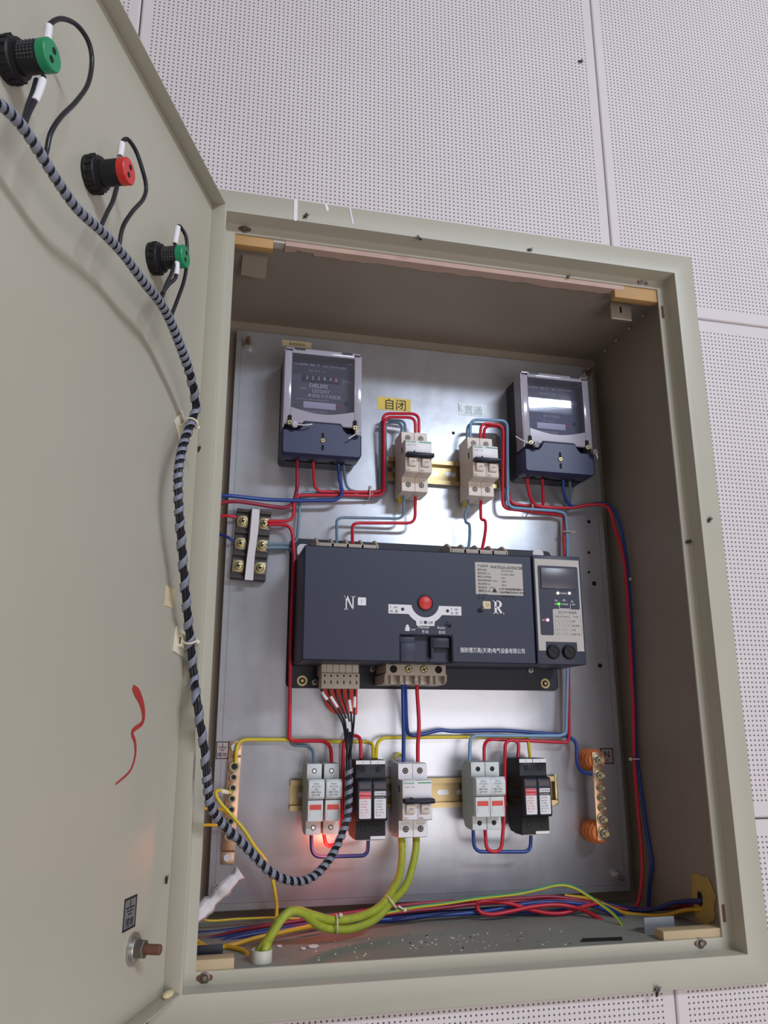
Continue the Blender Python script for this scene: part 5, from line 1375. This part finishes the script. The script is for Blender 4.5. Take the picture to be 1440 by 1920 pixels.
# curled paper strip by the hinge
p0, p1 = Vector((-288.0, 60.0, 63.9)), Vector((-229.4, 120.0, 107.0))
t = (p1 - p0).normalized()
u = t.cross(Vector((0, 1, 0))).normalized()
mb = MB()
N_ = 22
rows_ = []
for i in range(N_ + 1):
    c = p0.lerp(p1, i / N_)
    w = 7.5 + 1.2 * math.sin(i * 0.9) + 0.7 * math.sin(i * 2.1)
    row = []
    for j, (ww, yy) in enumerate(((-1, 2), (-0.55, -4), (0.0, -6 + 1.5 * math.sin(i * 1.7)), (0.5, -4), (1.0, 1 + 2 * math.sin(i * 1.3)))):
        row.append(mb.bm.verts.new(c + u * (w * ww) + Vector((0, yy, 0))))
    rows_.append(row)
for a, b in zip(rows_, rows_[1:]):
    for j in range(4): mb.bm.faces.new((a[j], b[j], b[j + 1], a[j + 1]))
ps = mb.build('paper_strip', PAPER, None, CAB, None, 'crumpled strip of white paper sticking up by the door hinge', 'paper', ang=20)
sm = ps.modifiers.new('thickness', 'SOLIDIFY'); sm.thickness = 0.0006
# dust and paint crumbs
random.seed(21)
mb = MB()
for k in range(95):
    x, y = random.uniform(-165, 120), random.uniform(32, 112)
    if random.random() < 0.4: x = random.uniform(-60, 30); y = random.uniform(60, 112)
    s_ = random.uniform(0.3, 0.95)
    mb.m(0 if random.random() < 0.72 else 1).boxy(x - s_, x + s_, y - s_ * random.uniform(0.5, 1.2), y + s_, 38.0, 38.0 + s_ * 0.8)
mb.build('crumbs', [WHITEP, BLACKP], None, CAB, None, 'white and dark crumbs scattered over the cabinet floor', 'crumbs', None, 'stuff')
for (x, y, z), s_, lab in (((-155.1, 89.1, 38.2), 6.0, 'largest white paint flake on the cabinet floor'), ((-166.8, 83.7, 38.2), 3.8, 'white paint flake beside the largest one'), ((-188.9, 98.7, 38.2), 3.4, 'white paint flake next to the pipe stub')):
    pol = [(x + s_ * math.cos(a) * random.uniform(0.6, 1.1), y + s_ * math.sin(a) * random.uniform(0.6, 1.1)) for a in [k * math.pi / 4 for k in range(8)]]
    MB().flat(pol, 38.2, 39.6, 0.2).build('paint_flake', WHITEP, None, CAB, None, lab, 'paint flake', 'white paint flakes on the cabinet floor')

# ---------------------------------------------------------------- flies
def fly(p, nrm, label, s_=1.0, rot=0.6):
    p, nrm = Vector(p), Vector(nrm).normalized()
    u = nrm.cross(Vector((0, 0, 1)))
    u = u.normalized() if u.length > 0.1 else Vector((1, 0, 0))
    v = nrm.cross(u)
    c, q = math.cos(rot), math.sin(rot)
    a, b = u * c + v * q, v * c - u * q
    m = Matrix((a, b, nrm)).transposed().to_4x4(); m.translation = p
    mb = MB()
    mb.ball((0, 0, 1.3), 2.4, 1.3, 1.2, 10, 6).ball((2.6, 0, 1.4), 1.3, 1.2, 1.1, 10, 6).ball((4.2, 0, 1.3), 0.9, 1.0, 0.9, 8, 6)
    for k, ax_ in enumerate((-0.6, 0.6, 1.8)):
        for sg in (-1, 1):
            mb.tube([(1.4 + ax_ * 0.6, 0, 1.2), (1.4 + ax_, sg * 1.9, 1.5), (1.4 + ax_ * 1.4, sg * 2.9, 0.1)], 0.16, 5)
    for vv in mb.bm.verts: vv.co *= s_
    t = thing('fly', label, 'fly', m, (0, 0, 0), 'small dead flies')
    mb.build('fly_body', FLYM, t)
    mb = MB()
    for sg in (-1, 1):
        mb.flat([(1.8, sg * 0.4), (0.4, sg * 1.6), (-2.6, sg * 2.4), (-3.4, sg * 1.5), (-1.2, sg * 0.4)], 2.2, 2.3)
    for vv in mb.bm.verts: vv.co *= s_
    mb.build('wings', mat('fly_wing', (70, 66, 66), 0.3), t)
YN = (0, -1, 0)
fly((180.3, 10.0, 1140.1), YN, 'fly on the perforated board high above the cabinet', 1.0, 0.3)
fly((-194.0, 0.0, 828.6), YN, 'fly beside the long white paint run on the frame', 1.0, 0.9)
fly((-59.1, 0.0, 819.6), YN, 'fly on the top frame edge between the paint runs and the wood block', 1.0, 2.6)
fly((84.8, 0.0, 825.0), YN, 'fly on the top frame edge nearer the far wood block', 0.9, 0.2)
fly((146.9, 24.0, 810.7), YN, 'fly by the pink plaster edge', 0.8, 0.5)
fly((295.6, 0.0, 492.9), YN, 'fly on the plain upright frame face away from the door', 1.0, 0.9)
fly((281.0, 24.0, 470.2), YN, 'fly on the inner lip beside the upright frame', 1.0, 0.2)
fly((176.8, 0.0, 2.1), YN, 'fly on the bottom frame face over the board joint', 1.3, 1.3)
fly((108.8, 28.5, 26.0), (0, 0, 1), 'dark beetle-like fly on the bottom rebate', 1.0, 0.1)
fly((-299.6, -48.2, 517.8), dn, 'fly on the door lip below the diamond-set tie base', 1.0, 1.2)
fly((-304.6, -19.8, 125.8), dn, 'fly on the door between the grounding sticker and the hinge edge', 0.9, 1.6)
fly((4.5, 115.0, 375.1), YN, 'fly on the transfer switch above the mode lever', 1.0, 2.4)
fly((47.8, 115.0, 393.8), YN, 'fly on the transfer switch beside the letter R', 1.1, 0.4)

# ---------------------------------------------------------------- added red light standing in for a red reflection on the plate
l = bpy.data.lights.new('added_red_glow', 'POINT')
l.energy = 0.11; l.color = (1.0, 0.16, 0.08); l.shadow_soft_size = 0.012
lo = bpy.data.objects.new('added_red_glow', l)
COL.objects.link(lo)
lo.location = metres((-127, YB - 40, 118))
